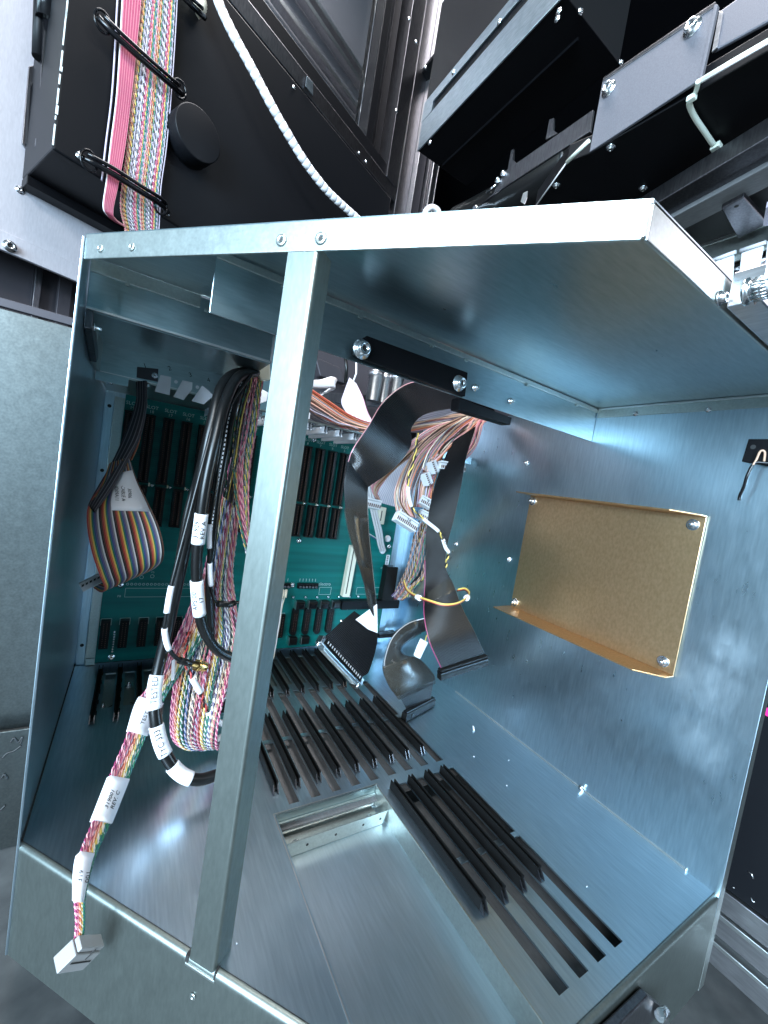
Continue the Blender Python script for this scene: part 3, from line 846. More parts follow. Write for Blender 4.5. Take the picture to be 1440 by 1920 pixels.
# fuse / relay row
for k, x in enumerate((0.2930, 0.3150, 0.3365, 0.3575)):
    MB().box((x - 0.0078, YB - 0.0125, 0.0790), (x + 0.0070, YB, 0.0915)).build('fuse_holder', 'black_plastic', pcb, bevel=0.0007)
    MB().box((x - 0.0066, YB - 0.0150, 0.0815), (x + 0.0040, YB - 0.0125, 0.0893)).build('fuse_cap', 'black_gloss', pcb, bevel=0.0006)
    MB().box((x - 0.0086, YB - 0.0105, 0.0785), (x - 0.0078, YB, 0.0925)).build('fuse_clip', 'steel_edge', pcb)
for k in range(2):
    x = 0.290 + 0.0215 * k
    MB().box((x - 0.0078, YB - 0.0105, 0.0180), (x + 0.0060, YB, 0.0300)).build('fuse_holder', 'black_plastic', pcb, bevel=0.0007)
    MB().box((x - 0.0086, YB - 0.0105, 0.0175), (x - 0.0078, YB, 0.0310)).build('fuse_clip', 'steel_edge', pcb)
MB().box((0.3655, YB - 0.0160, 0.0775), (0.4850, YB - 0.0010, 0.0925)).build('terminal_bar', 'black', pcb, bevel=0.0006)
for x in (0.281, 0.302, 0.3225, 0.343, 0.363, 0.384, 0.402, 0.438):
    MB().lathe([(0.0022, 0), (0.0022, 0.0035), (0.0014, 0.005)], 10, 0, (x, YB, 0.0962), (0, -1, 0.15)).build('solder_stud', 'zinc', pcb)
for x in (0.384, 0.402, 0.438):
    MB().lathe([(0.0022, 0), (0.0022, 0.003), (0.0014, 0.004)], 10, 0, (x, YB, 0.0745), (0, -1, 0)).build('solder_stud', 'zinc', pcb)
# jumper strips
for x0, x1 in ((0.2850, 0.3210), (0.2480, 0.2720)):
    MB().box((x0, YB - 0.0060, 0.1120), (x1, YB, 0.1205)).build('jumper_strip', 'black_plastic', pcb, bevel=0.0005)
    n = int((x1 - x0) / 0.0055)
    for k in range(n):
        x = x0 + 0.004 + k * 0.0055
        MB().lathe([(0.0019, 0), (0.0019, 0.0025), (0.0008, 0.0026)], 8, 0, (x, YB - 0.006, 0.1150), (0, -1, 0)).build('jumper_pin', 'alu_dark', pcb)
        MB().box((x - 0.0004, YB - 0.0002, 0.1225), (x + 0.0004, YB, 0.1275)).build('silk_line', 'silk', pcb)
# cream edge connectors
def cream_conn(p0, p1, w, d):
    p0, p1 = V(p0), V(p1); al = (p1 - p0); h = al.length; al.normalize(); ac = V(0, -1, 0).cross(al)
    c = (p0 + p1) / 2
    root = MB(); root.obox(c + V(0, -d / 2, 0), ac * (w / 2), V(0, d / 2, 0), al * (h / 2))
    o = root.build('edge_connector', 'cream', pcb, bevel=0.0005)
    MB().obox(c + V(0, -d - 0.0001, 0) + ac * (w * 0.14), ac * (w * 0.07), V(0, 0.0002, 0), al * (h / 2 - 0.006)).build('connector_slot', 'ink', o)
    b = MB()
    n = int(h / 0.0045)
    for k in range(n):
        b.box(tuple(p0 + al * (0.0025 + k * 0.0045) - ac * (w / 2 + 0.0030) + V(-0.0010, -0.0030, -0.0008)), tuple(p0 + al * (0.0025 + k * 0.0045) - ac * (w / 2) + V(0.0010, 0, 0.0008)))
    b.build('connector_pins', 'gold', o, kind='stuff')
    return o
cream_conn((0.3730, YB, 0.0990), (0.3755, YB, 0.1890), 0.0130, 0.012)
cream_conn((0.4180, YB, 0.2320), (0.4180, YB, 0.2620), 0.0130, 0.014)
# silkscreen boxes and other printing
def outline(x0, x1, z0, z1, t=0.0005):
    for a_, b_ in (((x0, z0), (x1, z0 + t)), ((x0, z1 - t), (x1, z1)), ((x0, z0), (x0 + t, z1)), ((x1 - t, z0), (x1, z1))):
        MB().box((a_[0], YB - 0.0002, a_[1]), (b_[0], YB, b_[1])).build('silk_line', 'silk', pcb)
outline(0.0470, 0.155, 0.0982, 0.1108)
outline(0.3260, 0.3480, 0.1000, 0.1130)
outline(0.3980, 0.4480, 0.1000, 0.1130)
def ring(x, z, r0, r1, mat='silk'):
    b = MB(); n = 12
    for k in range(n):
        a_, b_ = 2 * math.pi * k / n, 2 * math.pi * (k + 1) / n
        b.add([(x + r * math.cos(t), YB - 0.0002, z + r * math.sin(t)) for r, t in ((r0, a_), (r1, a_), (r1, b_), (r0, b_))], [(0, 1, 2, 3)])
    return b
for k in range(17):
    ring(0.0490 + 0.0046 * k, 0.1162, 0.0011, 0.0017).build('silk_ring', 'silk', pcb)
ring(0.0640, 0.1260, 0.0020, 0.0025).build('silk_ring', 'silk', pcb)
ring(0.0765, 0.1275, 0.0020, 0.0025).build('silk_ring', 'silk', pcb)
for k in range(9):
    MB().lathe([(0.0011, 0), (0.0011, 0.0008)], 8, 0, (0.0408, YB, 0.0235 + 0.0034 * k), (0, -1, 0)).build('solder_pad', 'zinc', pcb)
text('P8', 0.0042, 'silk', pcb, (0.0410, YB - 0.0002, 0.0995), (1, 0, 0), (0, 0, 1), 'silk_text')
text('C16', 0.0034, 'silk', pcb, (0.0580, YB - 0.0002, 0.1285), (1, 0, 0), (0, 0, 1), 'silk_text')
text('C5', 0.0034, 'silk', pcb, (0.0765, YB - 0.0002, 0.1330), (1, 0, 0), (0, 0, 1), 'silk_text')
text('electro', 0.0080, 'silk', pcb, (0.3340, YB - 0.0002, 0.1185), (1, 0, 0), (0, 0, 1), 'silk_text')
text('P2', 0.0040, 'silk', pcb, (0.443, YB - 0.0002, 0.150), (0, 0, 1), (-1, 0, 0), 'silk_text')
MB().box((0.4495, YB - 0.0004, 0.1330), (0.4570, YB, 0.1750)).build('barcode_label', 'white', pcb)
for k in range(22):
    z = 0.1345 + k * 0.0018
    MB().box((0.4506, YB - 0.0006, z), (0.4548, YB - 0.0004, z + random.choice((0.0005, 0.0008, 0.0011)))).build('barcode_bar', 'ink', pcb)
# fine traces between the slots
b = MB()
for j in range(0, 12):
    x = XJ[j] + 0.0068
    for k in range(26):
        b.box((x, YB - 0.00012, 0.272 + k * 0.0026), (x + 0.0085, YB, 0.2724 + k * 0.0026))
M['trace'] = new_mat('copper_trace_under_mask', (0.002, 0.16, 0.135), 0.35)
b.build('traces', 'trace', pcb, kind='stuff')

# ================================================================ cables inside the cage
RAINBOW = ['brown', 'red', 'orange', 'yellow', 'green', 'blue', 'violet', 'grey', 'white', 'black']

# --- rainbow ribbon at the left wall
rb = thing('rainbow_ribbon_cable', 'wide rainbow striped ribbon cable looped beside the left wall', 'ribbon cable', (0.0392, -0.22, 0.2214))
R1 = [((0.0225, -0.19, 0.2805), (0.0372, -0.19, 0.288)), ((0.0183, -0.205, 0.2594), (0.0457, -0.197, 0.2675)), ((0.0126, -0.222, 0.245), (0.0574, -0.205, 0.2465)), ((0.0138, -0.23, 0.2281), (0.0665, -0.21, 0.2293)), ((0.0192, -0.232, 0.2062), (0.0722, -0.212, 0.2131)), ((0.0266, -0.23, 0.1851), (0.074, -0.21, 0.2014)), ((0.0307, -0.222, 0.1719), (0.0727, -0.202, 0.191)), ((0.0272, -0.205, 0.1633), (0.0626, -0.186, 0.178)), ((0.0209, -0.19, 0.1627), (0.0392, -0.172, 0.1704))]
ribbon('ribbon', R1, 50, (RAINBOW[1:] + RAINBOW[:1]), rb, th=0.00055, sub=8)
R0 = [((0.0347, -0.145, 0.364), (0.0432, -0.15, 0.3667)), ((0.0364, -0.15, 0.3429), (0.0456, -0.158, 0.339)), ((0.0313, -0.165, 0.3106), (0.0435, -0.175, 0.3096)), ((0.024, -0.185, 0.2796), (0.0362, -0.192, 0.2858)), ((0.0167, -0.203, 0.2576), (0.0278, -0.21, 0.2611)), ((0.0125, -0.2235, 0.2442), (0.018, -0.228, 0.2395))]
ribbon('folded_ribbon', R0, 16, ['dkgrey', 'dkgrey', 'grey', 'dkgrey'], rb, th=0.0012, sub=8)
R0b = [((0.0398, -0.15, 0.341), (0.0462, -0.152, 0.3424)), ((0.034, -0.166, 0.3016), (0.0435, -0.17, 0.3055)), ((0.027, -0.18, 0.2809), (0.0394, -0.184, 0.2862))]
ribbon('folded_ribbon', R0b, 14, ['grey', 'white', 'red', 'orange', 'dkgrey'], rb, th=0.0006, sub=8)
LB_ = [(a, b) for a, b in R1]
patch('label', R1, 0.55, 2.3, 0.34, 0.95, 'white', rb, off=0.0014)
p_, al, ac, n_ = surf_frame(R1, 1.5, 0.56, 0.0016)
for k, bd in enumerate(('30906', 'CABLE A', 'ID09A11')):
    text(bd, 0.0042, 'ink', rb, p_ - ac * (0.0052 * (k - 1)), al, n_.cross(al))
mb = MB()
c_ = V((0.0211, -0.182, 0.1676)); ax = (V((0.0278, -0.178, 0.1739)) - V((0.0141, -0.186, 0.1666))).normalized()
mb.obox(c_, ax * 0.0125, V(0.1, -1, 0.1).normalized() * 0.004, ax.cross(V(0, -1, 0)).normalized() * 0.0042)
mb.build('plug', 'grey_idc', rb, bevel=0.0006)
mb = MB()
for k in range(7):
    mb.obox(c_ + ax * (-0.0105 + 0.0035 * k) + V(0, -0.0042, 0.0018), ax * 0.0010, V(0, 0.0003, 0), V(0, 0, 0.0010))
mb.build('plug_contacts', 'ink', rb, kind='stuff')

# D-connector on the shelf that the rainbow ribbon leaves
dj = thing('ribbon_socket', 'small purple grey bracket with a chrome socket on the shelf edge', 'connector', (0.0427, -0.149, 0.3716))
MB().prism([(0.0337, -0.1478, 0.3783), (0.0522, -0.1478, 0.3815), (0.0531, -0.1478, 0.3686), (0.0343, -0.1478, 0.3678)], (0, -0.0016, 0)).build('bracket', 'grey_purple', dj, bevel=0.0003)
MB().box((0.0399, -0.146, 0.3674), (0.0464, -0.138, 0.3614)).build('socket_shell', 'zinc', dj, bevel=0.0006)
MB().box((0.041, -0.147, 0.3654), (0.0444, -0.1462, 0.361)).build('socket_insert', 'black_plastic', dj)
put('pan_screw', SCREW, dj, (0.0496, -0.1495, 0.3739), (0, -1, 0), 0, 0.5)

# white tape flags on the shelf edge, and marker numerals above them
for k, (q, lab) in enumerate((([(0.0547, -0.149, 0.376), (0.0644, -0.149, 0.3765), (0.0649, -0.149, 0.3683), (0.065, -0.149, 0.3577), (0.0513, -0.149, 0.3581)], 'leftmost of the three white tape flags on the shelf edge'),
                              ([(0.0751, -0.149, 0.376), (0.0848, -0.149, 0.3764), (0.0852, -0.149, 0.3691), (0.0784, -0.149, 0.356), (0.0686, -0.149, 0.357)], 'middle one of the three white tape flags on the shelf edge'),
                              ([(0.0944, -0.149, 0.3756), (0.1019, -0.149, 0.3717), (0.1068, -0.149, 0.3677), (0.0984, -0.149, 0.3563), (0.0861, -0.149, 0.3568)], 'rightmost white tape flag, next to the black cables'))):
    tag(MB().prism(q, (0, -0.0004, 0)).build('tape_flag', 'white', None), lab, 'tape', 'tape flags on the shelf edge')
for body, u in (('1', (0.0403, -0.1478, 0.3813)), ('2', (0.0621, -0.1478, 0.3849)), ('3', (0.082, -0.1478, 0.3838)), ('4', (0.1002, -0.1478, 0.383))):
    text(body, 0.0065, 'ink', cage, u, (0.9, 0, 0.45), (-0.6, 0, 1), 'marker_numeral')
for u in ((0.0694, -0.1478, 0.373), (0.0901, -0.1478, 0.3728)):
    MB().lathe([(0.0018, 0), (0.0018, 0.0002)], 12, 0, u, (0, -1, 0)).build('shelf_hole', 'white', cage)

# --- cream strain-relief clamp at the shelf end
cl = thing('cable_clamp', 'cream plastic cable clamp gripping the bundle at the shelf end', 'cable clamp', (0.1365, -0.2, 0.4009))
MB().prism([(0.1169, -0.205, 0.4011), (0.1353, -0.205, 0.4088), (0.1404, -0.205, 0.4028), (0.1383, -0.205, 0.3946), (0.1189, -0.205, 0.3902)], (0, 0.012, 0)).build('clamp_body', 'cream', cl, bevel=0.0012)
MB().prism([(0.1379, -0.2, 0.4062), (0.1497, -0.2, 0.4086), (0.1534, -0.2, 0.3908), (0.1437, -0.2, 0.3881), (0.1382, -0.2, 0.3964)], (0, 0.012, 0)).build('clamp_arm', 'cream', cl, bevel=0.0012)
MB().prism([(0.1225, -0.2055, 0.3969), (0.1299, -0.2055, 0.4002), (0.1319, -0.2055, 0.3975), (0.1244, -0.2055, 0.3943)], (0, -0.0008, 0)).build('clamp_window', 'w_tan', cl)

# --- black round cables with white sleeves
def cable(name, label, path, r, sleeves, mat='black_rubber', cat='cable', group=None, sides=12):
    root = thing(name, label, cat, path[len(path) // 2], group)
    MB().tube(catmull(path, 8), r, sides).build('jacket', mat, root)
    for s0, s1, words in sleeves:
        sp_ = sub_path(path, s0, s1)
        o = MB().tube(sp_, r * 1.1 + 0.0004, sides + 2).build('sleeve', 'white', root)
        if words:
            mid = sp_[len(sp_) // 2]; al = (sp_[-1] - sp_[0]).normalized()
            n = (V(0.04464, -0.63951, 0.29909) - mid); n = (n - al * n.dot(al)).normalized()
            side = n.cross(al)
            for k, wd in enumerate(words):
                off = (k - (len(words) - 1) / 2) * r * 0.95
                nn = (n * math.cos(off / r) + side * math.sin(off / r)).normalized()
                X = -al if al.z < 0 else al
                text(wd, r * 1.3, 'ink', root, mid + nn * (r * 1.1 + 0.0009), X, nn.cross(X))
    return root
c1 = cable('black_cable', 'thickest black cable, sweeping down to a loop with sleeve reading TESTED', [(0.1312, -0.205, 0.3915), (0.1136, -0.222, 0.3819), (0.1013, -0.238, 0.3635), (0.0962, -0.248, 0.3271), (0.0932, -0.25, 0.2886), (0.0883, -0.25, 0.2306), (0.0841, -0.25, 0.1772), (0.0813, -0.25, 0.1381), (0.078, -0.255, 0.1087), (0.0765, -0.262, 0.0906), (0.0804, -0.272, 0.0669), (0.0885, -0.278, 0.045), (0.1011, -0.284, 0.0278), (0.1164, -0.288, 0.0199), (0.135, -0.284, 0.0172)], 0.0050,
           [(8.2, 9.5, ('TESTED',)), (10.0, 11.1, ('TYC 333',)), (11.6, 12.7, None)], group='black round cables')
c2 = cable('black_cable', 'black cable with two wide white sleeves, the lower one printed APS 00', [(0.1353, -0.21, 0.3919), (0.1146, -0.235, 0.3772), (0.1029, -0.255, 0.3469), (0.0981, -0.265, 0.313), (0.095, -0.268, 0.276), (0.0947, -0.268, 0.2437), (0.0956, -0.266, 0.213), (0.1, -0.264, 0.1815), (0.1065, -0.262, 0.1538), (0.1162, -0.258, 0.1342), (0.1282, -0.252, 0.1193), (0.1446, -0.246, 0.1076)], 0.0046,
           [(4.75, 5.6, ('31909', 'REV A')), (6.65, 7.75, ('APS 00', '17'))], group='black round cables')
c3 = cable('black_cable', 'thin black lead with two short white sleeves ending in a straight black plug', [(0.1285, -0.225, 0.3856), (0.1097, -0.245, 0.3494), (0.1049, -0.256, 0.305), (0.1038, -0.26, 0.2623), (0.1033, -0.26, 0.2408), (0.1075, -0.258, 0.2091), (0.1124, -0.255, 0.1837), (0.1192, -0.25, 0.1678), (0.1301, -0.245, 0.1634), (0.1425, -0.24, 0.1636)], 0.0017,
           [(3.95, 4.65, None), (5.1, 5.95, None)], group='black round cables')
MB().tube([(0.1209, -0.25, 0.1658), (0.1327, -0.245, 0.1628), (0.1378, -0.243, 0.1641)], 0.0030, 10).build('boot', 'black_rubber', c3)
c4 = cable('black_cable', 'thin black lead with two white sleeves ending in a gold coaxial plug', [(0.1216, -0.22, 0.3844), (0.1011, -0.243, 0.3476), (0.0932, -0.257, 0.3029), (0.0855, -0.262, 0.2419), (0.0807, -0.266, 0.2054), (0.0783, -0.268, 0.1828), (0.0775, -0.27, 0.1604), (0.0779, -0.27, 0.1488), (0.0825, -0.268, 0.1335), (0.091, -0.262, 0.1205), (0.1001, -0.256, 0.1128), (0.1081, -0.252, 0.1086)], 0.0018,
           [(4.75, 5.75, None), (6.7, 8.1, None)], group='black round cables')
MB().tube([(0.0931, -0.26, 0.1179), (0.101, -0.256, 0.1128), (0.1102, -0.251, 0.1074)], 0.0030, 10).build('boot', 'black_rubber', c4)
MB().cyl((0.1092, -0.2515, 0.1078), (0.1112, -0.2505, 0.1066), 0.0056, 6).build('coupling_nut', 'gold', c4)
MB().cyl((0.1112, -0.2505, 0.1066), (0.1181, -0.247, 0.1031), 0.0045, 14).build('coupling_barrel', 'gold', c4, bevel=0.0005)
cable('black_cable', 'black cable with a fine white print line, rightmost over the clamp', [(0.1415, -0.19, 0.3979), (0.1261, -0.205, 0.3826), (0.1161, -0.222, 0.3479), (0.1121, -0.236, 0.306), (0.11, -0.24, 0.2658), (0.1111, -0.238, 0.225), (0.1148, -0.23, 0.1762), (0.1253, -0.22, 0.1176)], 0.0036, [], group='black round cables')
cable('black_cable', 'black cable hugging the left outside of the bundle arc', [(0.1311, -0.195, 0.3936), (0.1138, -0.21, 0.3827), (0.1003, -0.228, 0.3585), (0.0948, -0.24, 0.3223), (0.091, -0.244, 0.2831), (0.0863, -0.244, 0.2488), (0.0847, -0.244, 0.2097), (0.0839, -0.246, 0.1858)], 0.0034, [], group='black round cables')
# tiny white print ticks along two jackets
for pth in ([(0.1233, -0.212, 0.3809), (0.1128, -0.23, 0.3465), (0.1092, -0.243, 0.3056), (0.107, -0.247, 0.2661), (0.1078, -0.246, 0.2313)],):
    pp = catmull(pth, 10); b = MB()
    for i in range(0, len(pp) - 1, 1):
        b.obox(pp[i], V(0.0005, 0, 0.0001), V(0, 0.0004, 0), (pp[i + 1] - pp[i]) * 0.28)
    b.build('print_marks', 'white', c2, kind='stuff')

# --- twisted-pair flat cables of the left bundle
TP = [('magenta', 'pink'), ('magenta', 'lilac'), ('rose', 'pink'), ('red', 'salmon'), ('orange', 'salmon'), ('yellow', 'cream'), ('yellow', 'white'), ('green', 'white'), ('green', 'teal'), ('blue', 'lilac'), ('violet', 'white'), ('grey', 'white'), ('tan', 'cream'), ('cream', 'dkgrey'), ('rose', 'tan'), ('grey', 'dkgrey')]
TP2 = [('green', 'dkgrey'), ('grey', 'yellow'), ('blue', 'white'), ('green', 'yellow'), ('orange', 'salmon'), ('rose', 'pink'), ('magenta', 'pink'), ('rose', 'white'), ('red', 'pink'), ('rose', 'pink'), ('magenta', 'white')]
t1 = thing('twisted_pair_cable', 'pink and multicolour twisted pair bundle that tapers behind the post', 'wire bundle', (0.1352, -0.2, 0.3097), 'twisted pair cables')
twisted('pairs', [((0.1334, -0.195, 0.3926), (0.1484, -0.185, 0.3984)), ((0.1257, -0.21, 0.3696), (0.1455, -0.198, 0.3706)), ((0.121, -0.218, 0.3389), (0.1448, -0.205, 0.331)), ((0.1213, -0.222, 0.3075), (0.1424, -0.21, 0.3001)), ((0.1259, -0.224, 0.2767), (0.1437, -0.214, 0.2673)), ((0.1336, -0.224, 0.2482), (0.1473, -0.216, 0.2372)), ((0.1433, -0.222, 0.2213), (0.1526, -0.217, 0.2124)), ((0.1541, -0.22, 0.1961), (0.16, -0.216, 0.1918))], 18, TP2, t1, r=0.00068, turns=20, amp=0.0008, wob=0.0012)
strands('pairs', [((0.1302, -0.2, 0.392), (0.1417, -0.19, 0.3968)), ((0.1215, -0.213, 0.3656), (0.1398, -0.2, 0.3606)), ((0.1184, -0.22, 0.333), (0.1353, -0.21, 0.3208)), ((0.1177, -0.224, 0.3017), (0.1319, -0.214, 0.293)), ((0.1181, -0.22, 0.2647), (0.132, -0.212, 0.2546))], 14, ['dkgrey', 'black', 'green', 'dkgrey', 'yellow', 'grey'], t1, r=0.0007, depth=0.004)
t2 = thing('twisted_pair_cable', 'wide multicolour twisted pair cable hanging in a loop behind the black cables', 'wire bundle', (0.1206, -0.22, 0.0899), 'twisted pair cables')
twisted('pairs', [((0.1255, -0.21, 0.3081), (0.14, -0.205, 0.2939)), ((0.1185, -0.212, 0.2639), (0.1363, -0.205, 0.257)), ((0.1134, -0.215, 0.2207), (0.1363, -0.207, 0.2122)), ((0.1097, -0.218, 0.1834), (0.1384, -0.208, 0.1696)), ((0.1039, -0.22, 0.157), (0.1465, -0.208, 0.1405)), ((0.0985, -0.224, 0.1264), (0.1539, -0.21, 0.1144)), ((0.0948, -0.226, 0.1008), (0.1524, -0.212, 0.0887)), ((0.0932, -0.238, 0.0753), (0.1434, -0.236, 0.0671)), ((0.0934, -0.246, 0.0537), (0.1376, -0.25, 0.0471)), ((0.0971, -0.247, 0.0353), (0.1366, -0.256, 0.0314)), ((0.107, -0.244, 0.0222), (0.1397, -0.252, 0.0194)), ((0.1239, -0.236, 0.0132), (0.1433, -0.243, 0.0182)), ((0.1392, -0.228, 0.0116), (0.1485, -0.234, 0.0216))], 34, TP, t2, r=0.00060, turns=40, amp=0.0007, wob=0.0014)
twisted('pairs', [((0.1258, -0.205, 0.2807), (0.138, -0.2, 0.2764)), ((0.1236, -0.208, 0.2366), (0.1391, -0.202, 0.2313)), ((0.1247, -0.21, 0.1926), (0.1403, -0.204, 0.1858)), ((0.1266, -0.212, 0.1539), (0.1511, -0.204, 0.1449)), ((0.1299, -0.214, 0.1205), (0.1592, -0.204, 0.1086)), ((0.1314, -0.214, 0.0917), (0.1561, -0.205, 0.079)), ((0.1351, -0.212, 0.0553), (0.1566, -0.204, 0.0418))], 15, [('tan', 'rose'), ('rose', 'tan'), ('grey', 'white'), ('green', 'tan'), ('cream', 'grey'), ('dkgrey', 'white')], t2, r=0.0007, turns=22, amp=0.0008, wob=0.0014)
ribbon('flat_end', [((0.1172, -0.205, 0.0912), (0.1498, -0.2, 0.0918)), ((0.1241, -0.205, 0.059), (0.1552, -0.2, 0.0583)), ((0.1307, -0.203, 0.0403), (0.1601, -0.198, 0.0405))], 20, ['rose', 'pink', 'yellow', 'lilac', 'green', 'grey', 'cream', 'violet'], t2, th=0.0005)
MB().prism([(0.1295, -0.208, 0.0457), (0.1569, -0.208, 0.0513), (0.1575, -0.208, 0.0463), (0.1324, -0.208, 0.0387)], (0, 0.007, 0)).build('flat_plug', 'white_plastic', t2, bevel=0.0005)
text('M7', 0.0042, 'w_red', t2, (0.1444, -0.2086, 0.045), (0.9, 0, 0.3), (-0.3, 0, 1))
MB().prism([(0.1368, -0.204, 0.0375), (0.1589, -0.204, 0.0415), (0.1612, -0.204, 0.0238), (0.1417, -0.204, 0.0283)], (0, 0.007, 0)).build('flat_socket', 'black_plastic', t2, bevel=0.0005)
t3 = thing('twisted_pair_cable', 'rainbow twisted pair cable with TESTED flag hanging out over the slanted front edge', 'wire bundle', (0.0495, -0.3, 0.0387), 'twisted pair cables')
R3 = [((0.1072, -0.226, 0.1882), (0.1192, -0.22, 0.1759)), ((0.0978, -0.232, 0.1507), (0.1188, -0.224, 0.1335)), ((0.0868, -0.238, 0.1175), (0.1054, -0.23, 0.1028)), ((0.0756, -0.243, 0.0916), (0.0912, -0.236, 0.0787)), ((0.0655, -0.25, 0.0768), (0.0833, -0.246, 0.0667)), ((0.0598, -0.27, 0.0592), (0.0723, -0.265, 0.0496)), ((0.0512, -0.292, 0.0444), (0.0634, -0.287, 0.0349)), ((0.0436, -0.322, 0.035), (0.0538, -0.317, 0.0247)), ((0.0383, -0.345, 0.0325), (0.0473, -0.342, 0.0249)), ((0.0382, -0.36, 0.0295), (0.0448, -0.358, 0.0239)), ((0.039, -0.366, 0.0193), (0.044, -0.365, 0.0153)), ((0.0412, -0.37, 0.0084), (0.0451, -0.369, 0.0041)), ((0.0417, -0.372, -0.0036), (0.045, -0.371, -0.0072))]
twisted('pairs', R3, 17, [TP[k] for k in (0, 1, 0, 2, 2, 1, 3, 3, 4, 4, 5, 5, 6, 7, 8, 7, 8)], t3, r=0.00055, turns=38, amp=0.0006, wob=0.0004, sub=8)
patch('label', R3, 3.75, 4.85, -0.05, 1.05, 'white', t3, off=0.0020)
patch('label', R3, 6.05, 7.05, -0.05, 1.05, 'white', t3, off=0.0020)
patch('label', R3, 8.05, 10.0, -0.08, 0.80, 'white', t3, off=0.0020)
for s_, f_, words, sz in ((4.3, 0.5, ('TESTED',), 0.0050), (6.55, 0.5, ('319001', 'REV. C'), 0.0046), (9.0, 0.4, ('319', '001'), 0.004)):
    p_, al, ac, n_ = surf_frame(R3, s_, f_, 0.0024)
    X = -al
    for k, wd in enumerate(words):
        text(wd, sz, 'ink', t3, p_ + ac * (0.0052 * (k - (len(words) - 1) / 2)), X, n_.cross(X))
# ribbon plug hanging on it
pc = V((0.0454, -0.372, -0.0105))
ax = (V((0.0558, -0.364, -0.0184)) - V((0.0361, -0.38, 0.0076))).normalized(); up = (V((0.0441, -0.372, -0.0013)) - V((0.0445, -0.372, -0.0178))).normalized(); tc = (V(0.04464, -0.63951, 0.29909) - pc).normalized(); up = (up * 0.75 + tc * 0.65); up = (up - ax * up.dot(ax)).normalized(); fr = ax.cross(up).normalized()
mb = MB(); mb.obox(pc - up * 0.002, ax * 0.0118, up * 0.0055, fr * 0.0046); mb.build('plug_body', 'dull_grey', t3, bevel=0.0006)
MB().obox(pc + up * 0.0052, ax * 0.0110, up * 0.0014, fr * 0.0038).build('strain_relief', 'dull_grey', t3, bevel=0.0005)
MB().obox(pc - up * 0.0015 + fr * 0.0047, ax * 0.0092, up * 0.0003, fr * 0.0003).build('plug_groove', 'ink', t3)
MB().obox(pc + up * 0.0030 + fr * 0.0047 + ax * 0.002, ax * 0.0004, up * 0.0030, fr * 0.0003).build('plug_groove', 'ink', t3)
MB().obox(pc - fr * 0.0046 - up * 0.0005, ax * 0.0030, up * 0.0030, fr * 0.0012).build('polarising_key', 'grey_idc', t3, bevel=0.0004)
# red/black lead with white heat-shrink sleeves
rl = thing('red_black_lead', 'red and black twisted lead with white sleeves below the gold plug', 'lead', (0.113, -0.25, 0.0842))
RLP = [(0.1005, -0.235, 0.1334), (0.1004, -0.24, 0.1225), (0.0991, -0.25, 0.1142), (0.1023, -0.252, 0.1046), (0.108, -0.252, 0.0937), (0.1152, -0.25, 0.0813), (0.1194, -0.248, 0.0716), (0.1239, -0.246, 0.0602), (0.1314, -0.244, 0.0485), (0.1435, -0.24, 0.0366)]
for k, c in ((0, 'w_red'), (1, 'w_black')):
    pp = catmull(RLP, 8)
    MB().tube([p + V(math.cos(i * 0.7 + k * 3.14) * 0.0011, -math.sin(i * 0.7 + k * 3.14) * 0.0011, 0) for i, p in enumerate(pp)], 0.00095, 6).build('conductor', c, rl)
for s0, s1 in ((3.8, 5.2), (7.4, 9.0)):
    MB().tube(sub_path(RLP, s0, s1), 0.0028, 10).build('sleeve', 'white_plastic', rl)
for k, (q, lab) in enumerate((([(0.0895, -0.24, 0.1079), (0.0923, -0.24, 0.1102), (0.0938, -0.24, 0.0893), (0.0912, -0.24, 0.0886)], 'narrow white tag standing beside the twisted pairs below the board'),
                              ([(0.1261, -0.235, 0.0289), (0.1287, -0.235, 0.0239), (0.1456, -0.235, 0.0349), (0.1409, -0.235, 0.0397)], 'flat white tag lying against the post foot of the looped cable'))):
    tag(MB().prism(q, (0, 0.0012, 0)).build('cable_tag', 'white_plastic', None, bevel=0.0003), lab, 'tag', 'loose white cable tags')
gt = MB().tube(catmull([(0.1274, -0.243, 0.0183), (0.1357, -0.24, 0.0178), (0.1434, -0.236, 0.0182), (0.1507, -0.23, 0.0175)], 8), 0.0042, 10)
tag(gt.build('shrink_end', 'white_plastic', None), 'off white shrink-wrapped end of the looped cable beside the post', 'cable end')

# --- wires behind the post, right side
wb = thing('jumper_lead', 'thin cream and white wires dropping behind the post from the jumper strip', 'lead', (0.231, -0.1, 0.0757))
strands('wires', [((0.253, -0.032, 0.1111), (0.2652, -0.032, 0.1111)), ((0.2478, -0.05, 0.0931), (0.256, -0.05, 0.0887)), ((0.2444, -0.06, 0.0675), (0.2516, -0.06, 0.063)), ((0.2421, -0.07, 0.0467), (0.2476, -0.07, 0.0422)), ((0.2389, -0.08, 0.0268), (0.2419, -0.08, 0.0224))], 5, ['cream', 'white', 'tan', 'white'], wb, r=0.0009, depth=0.001)
for u0, u1 in (((0.2524, -0.036, 0.1132), (0.2496, -0.045, 0.1024)), ((0.2575, -0.036, 0.1132), (0.2547, -0.045, 0.1024)), ((0.2627, -0.036, 0.1132), (0.2595, -0.045, 0.104))):
    MB().cyl(u0, u1, 0.0020, 8).build('crimp', 'w_cream', wb)

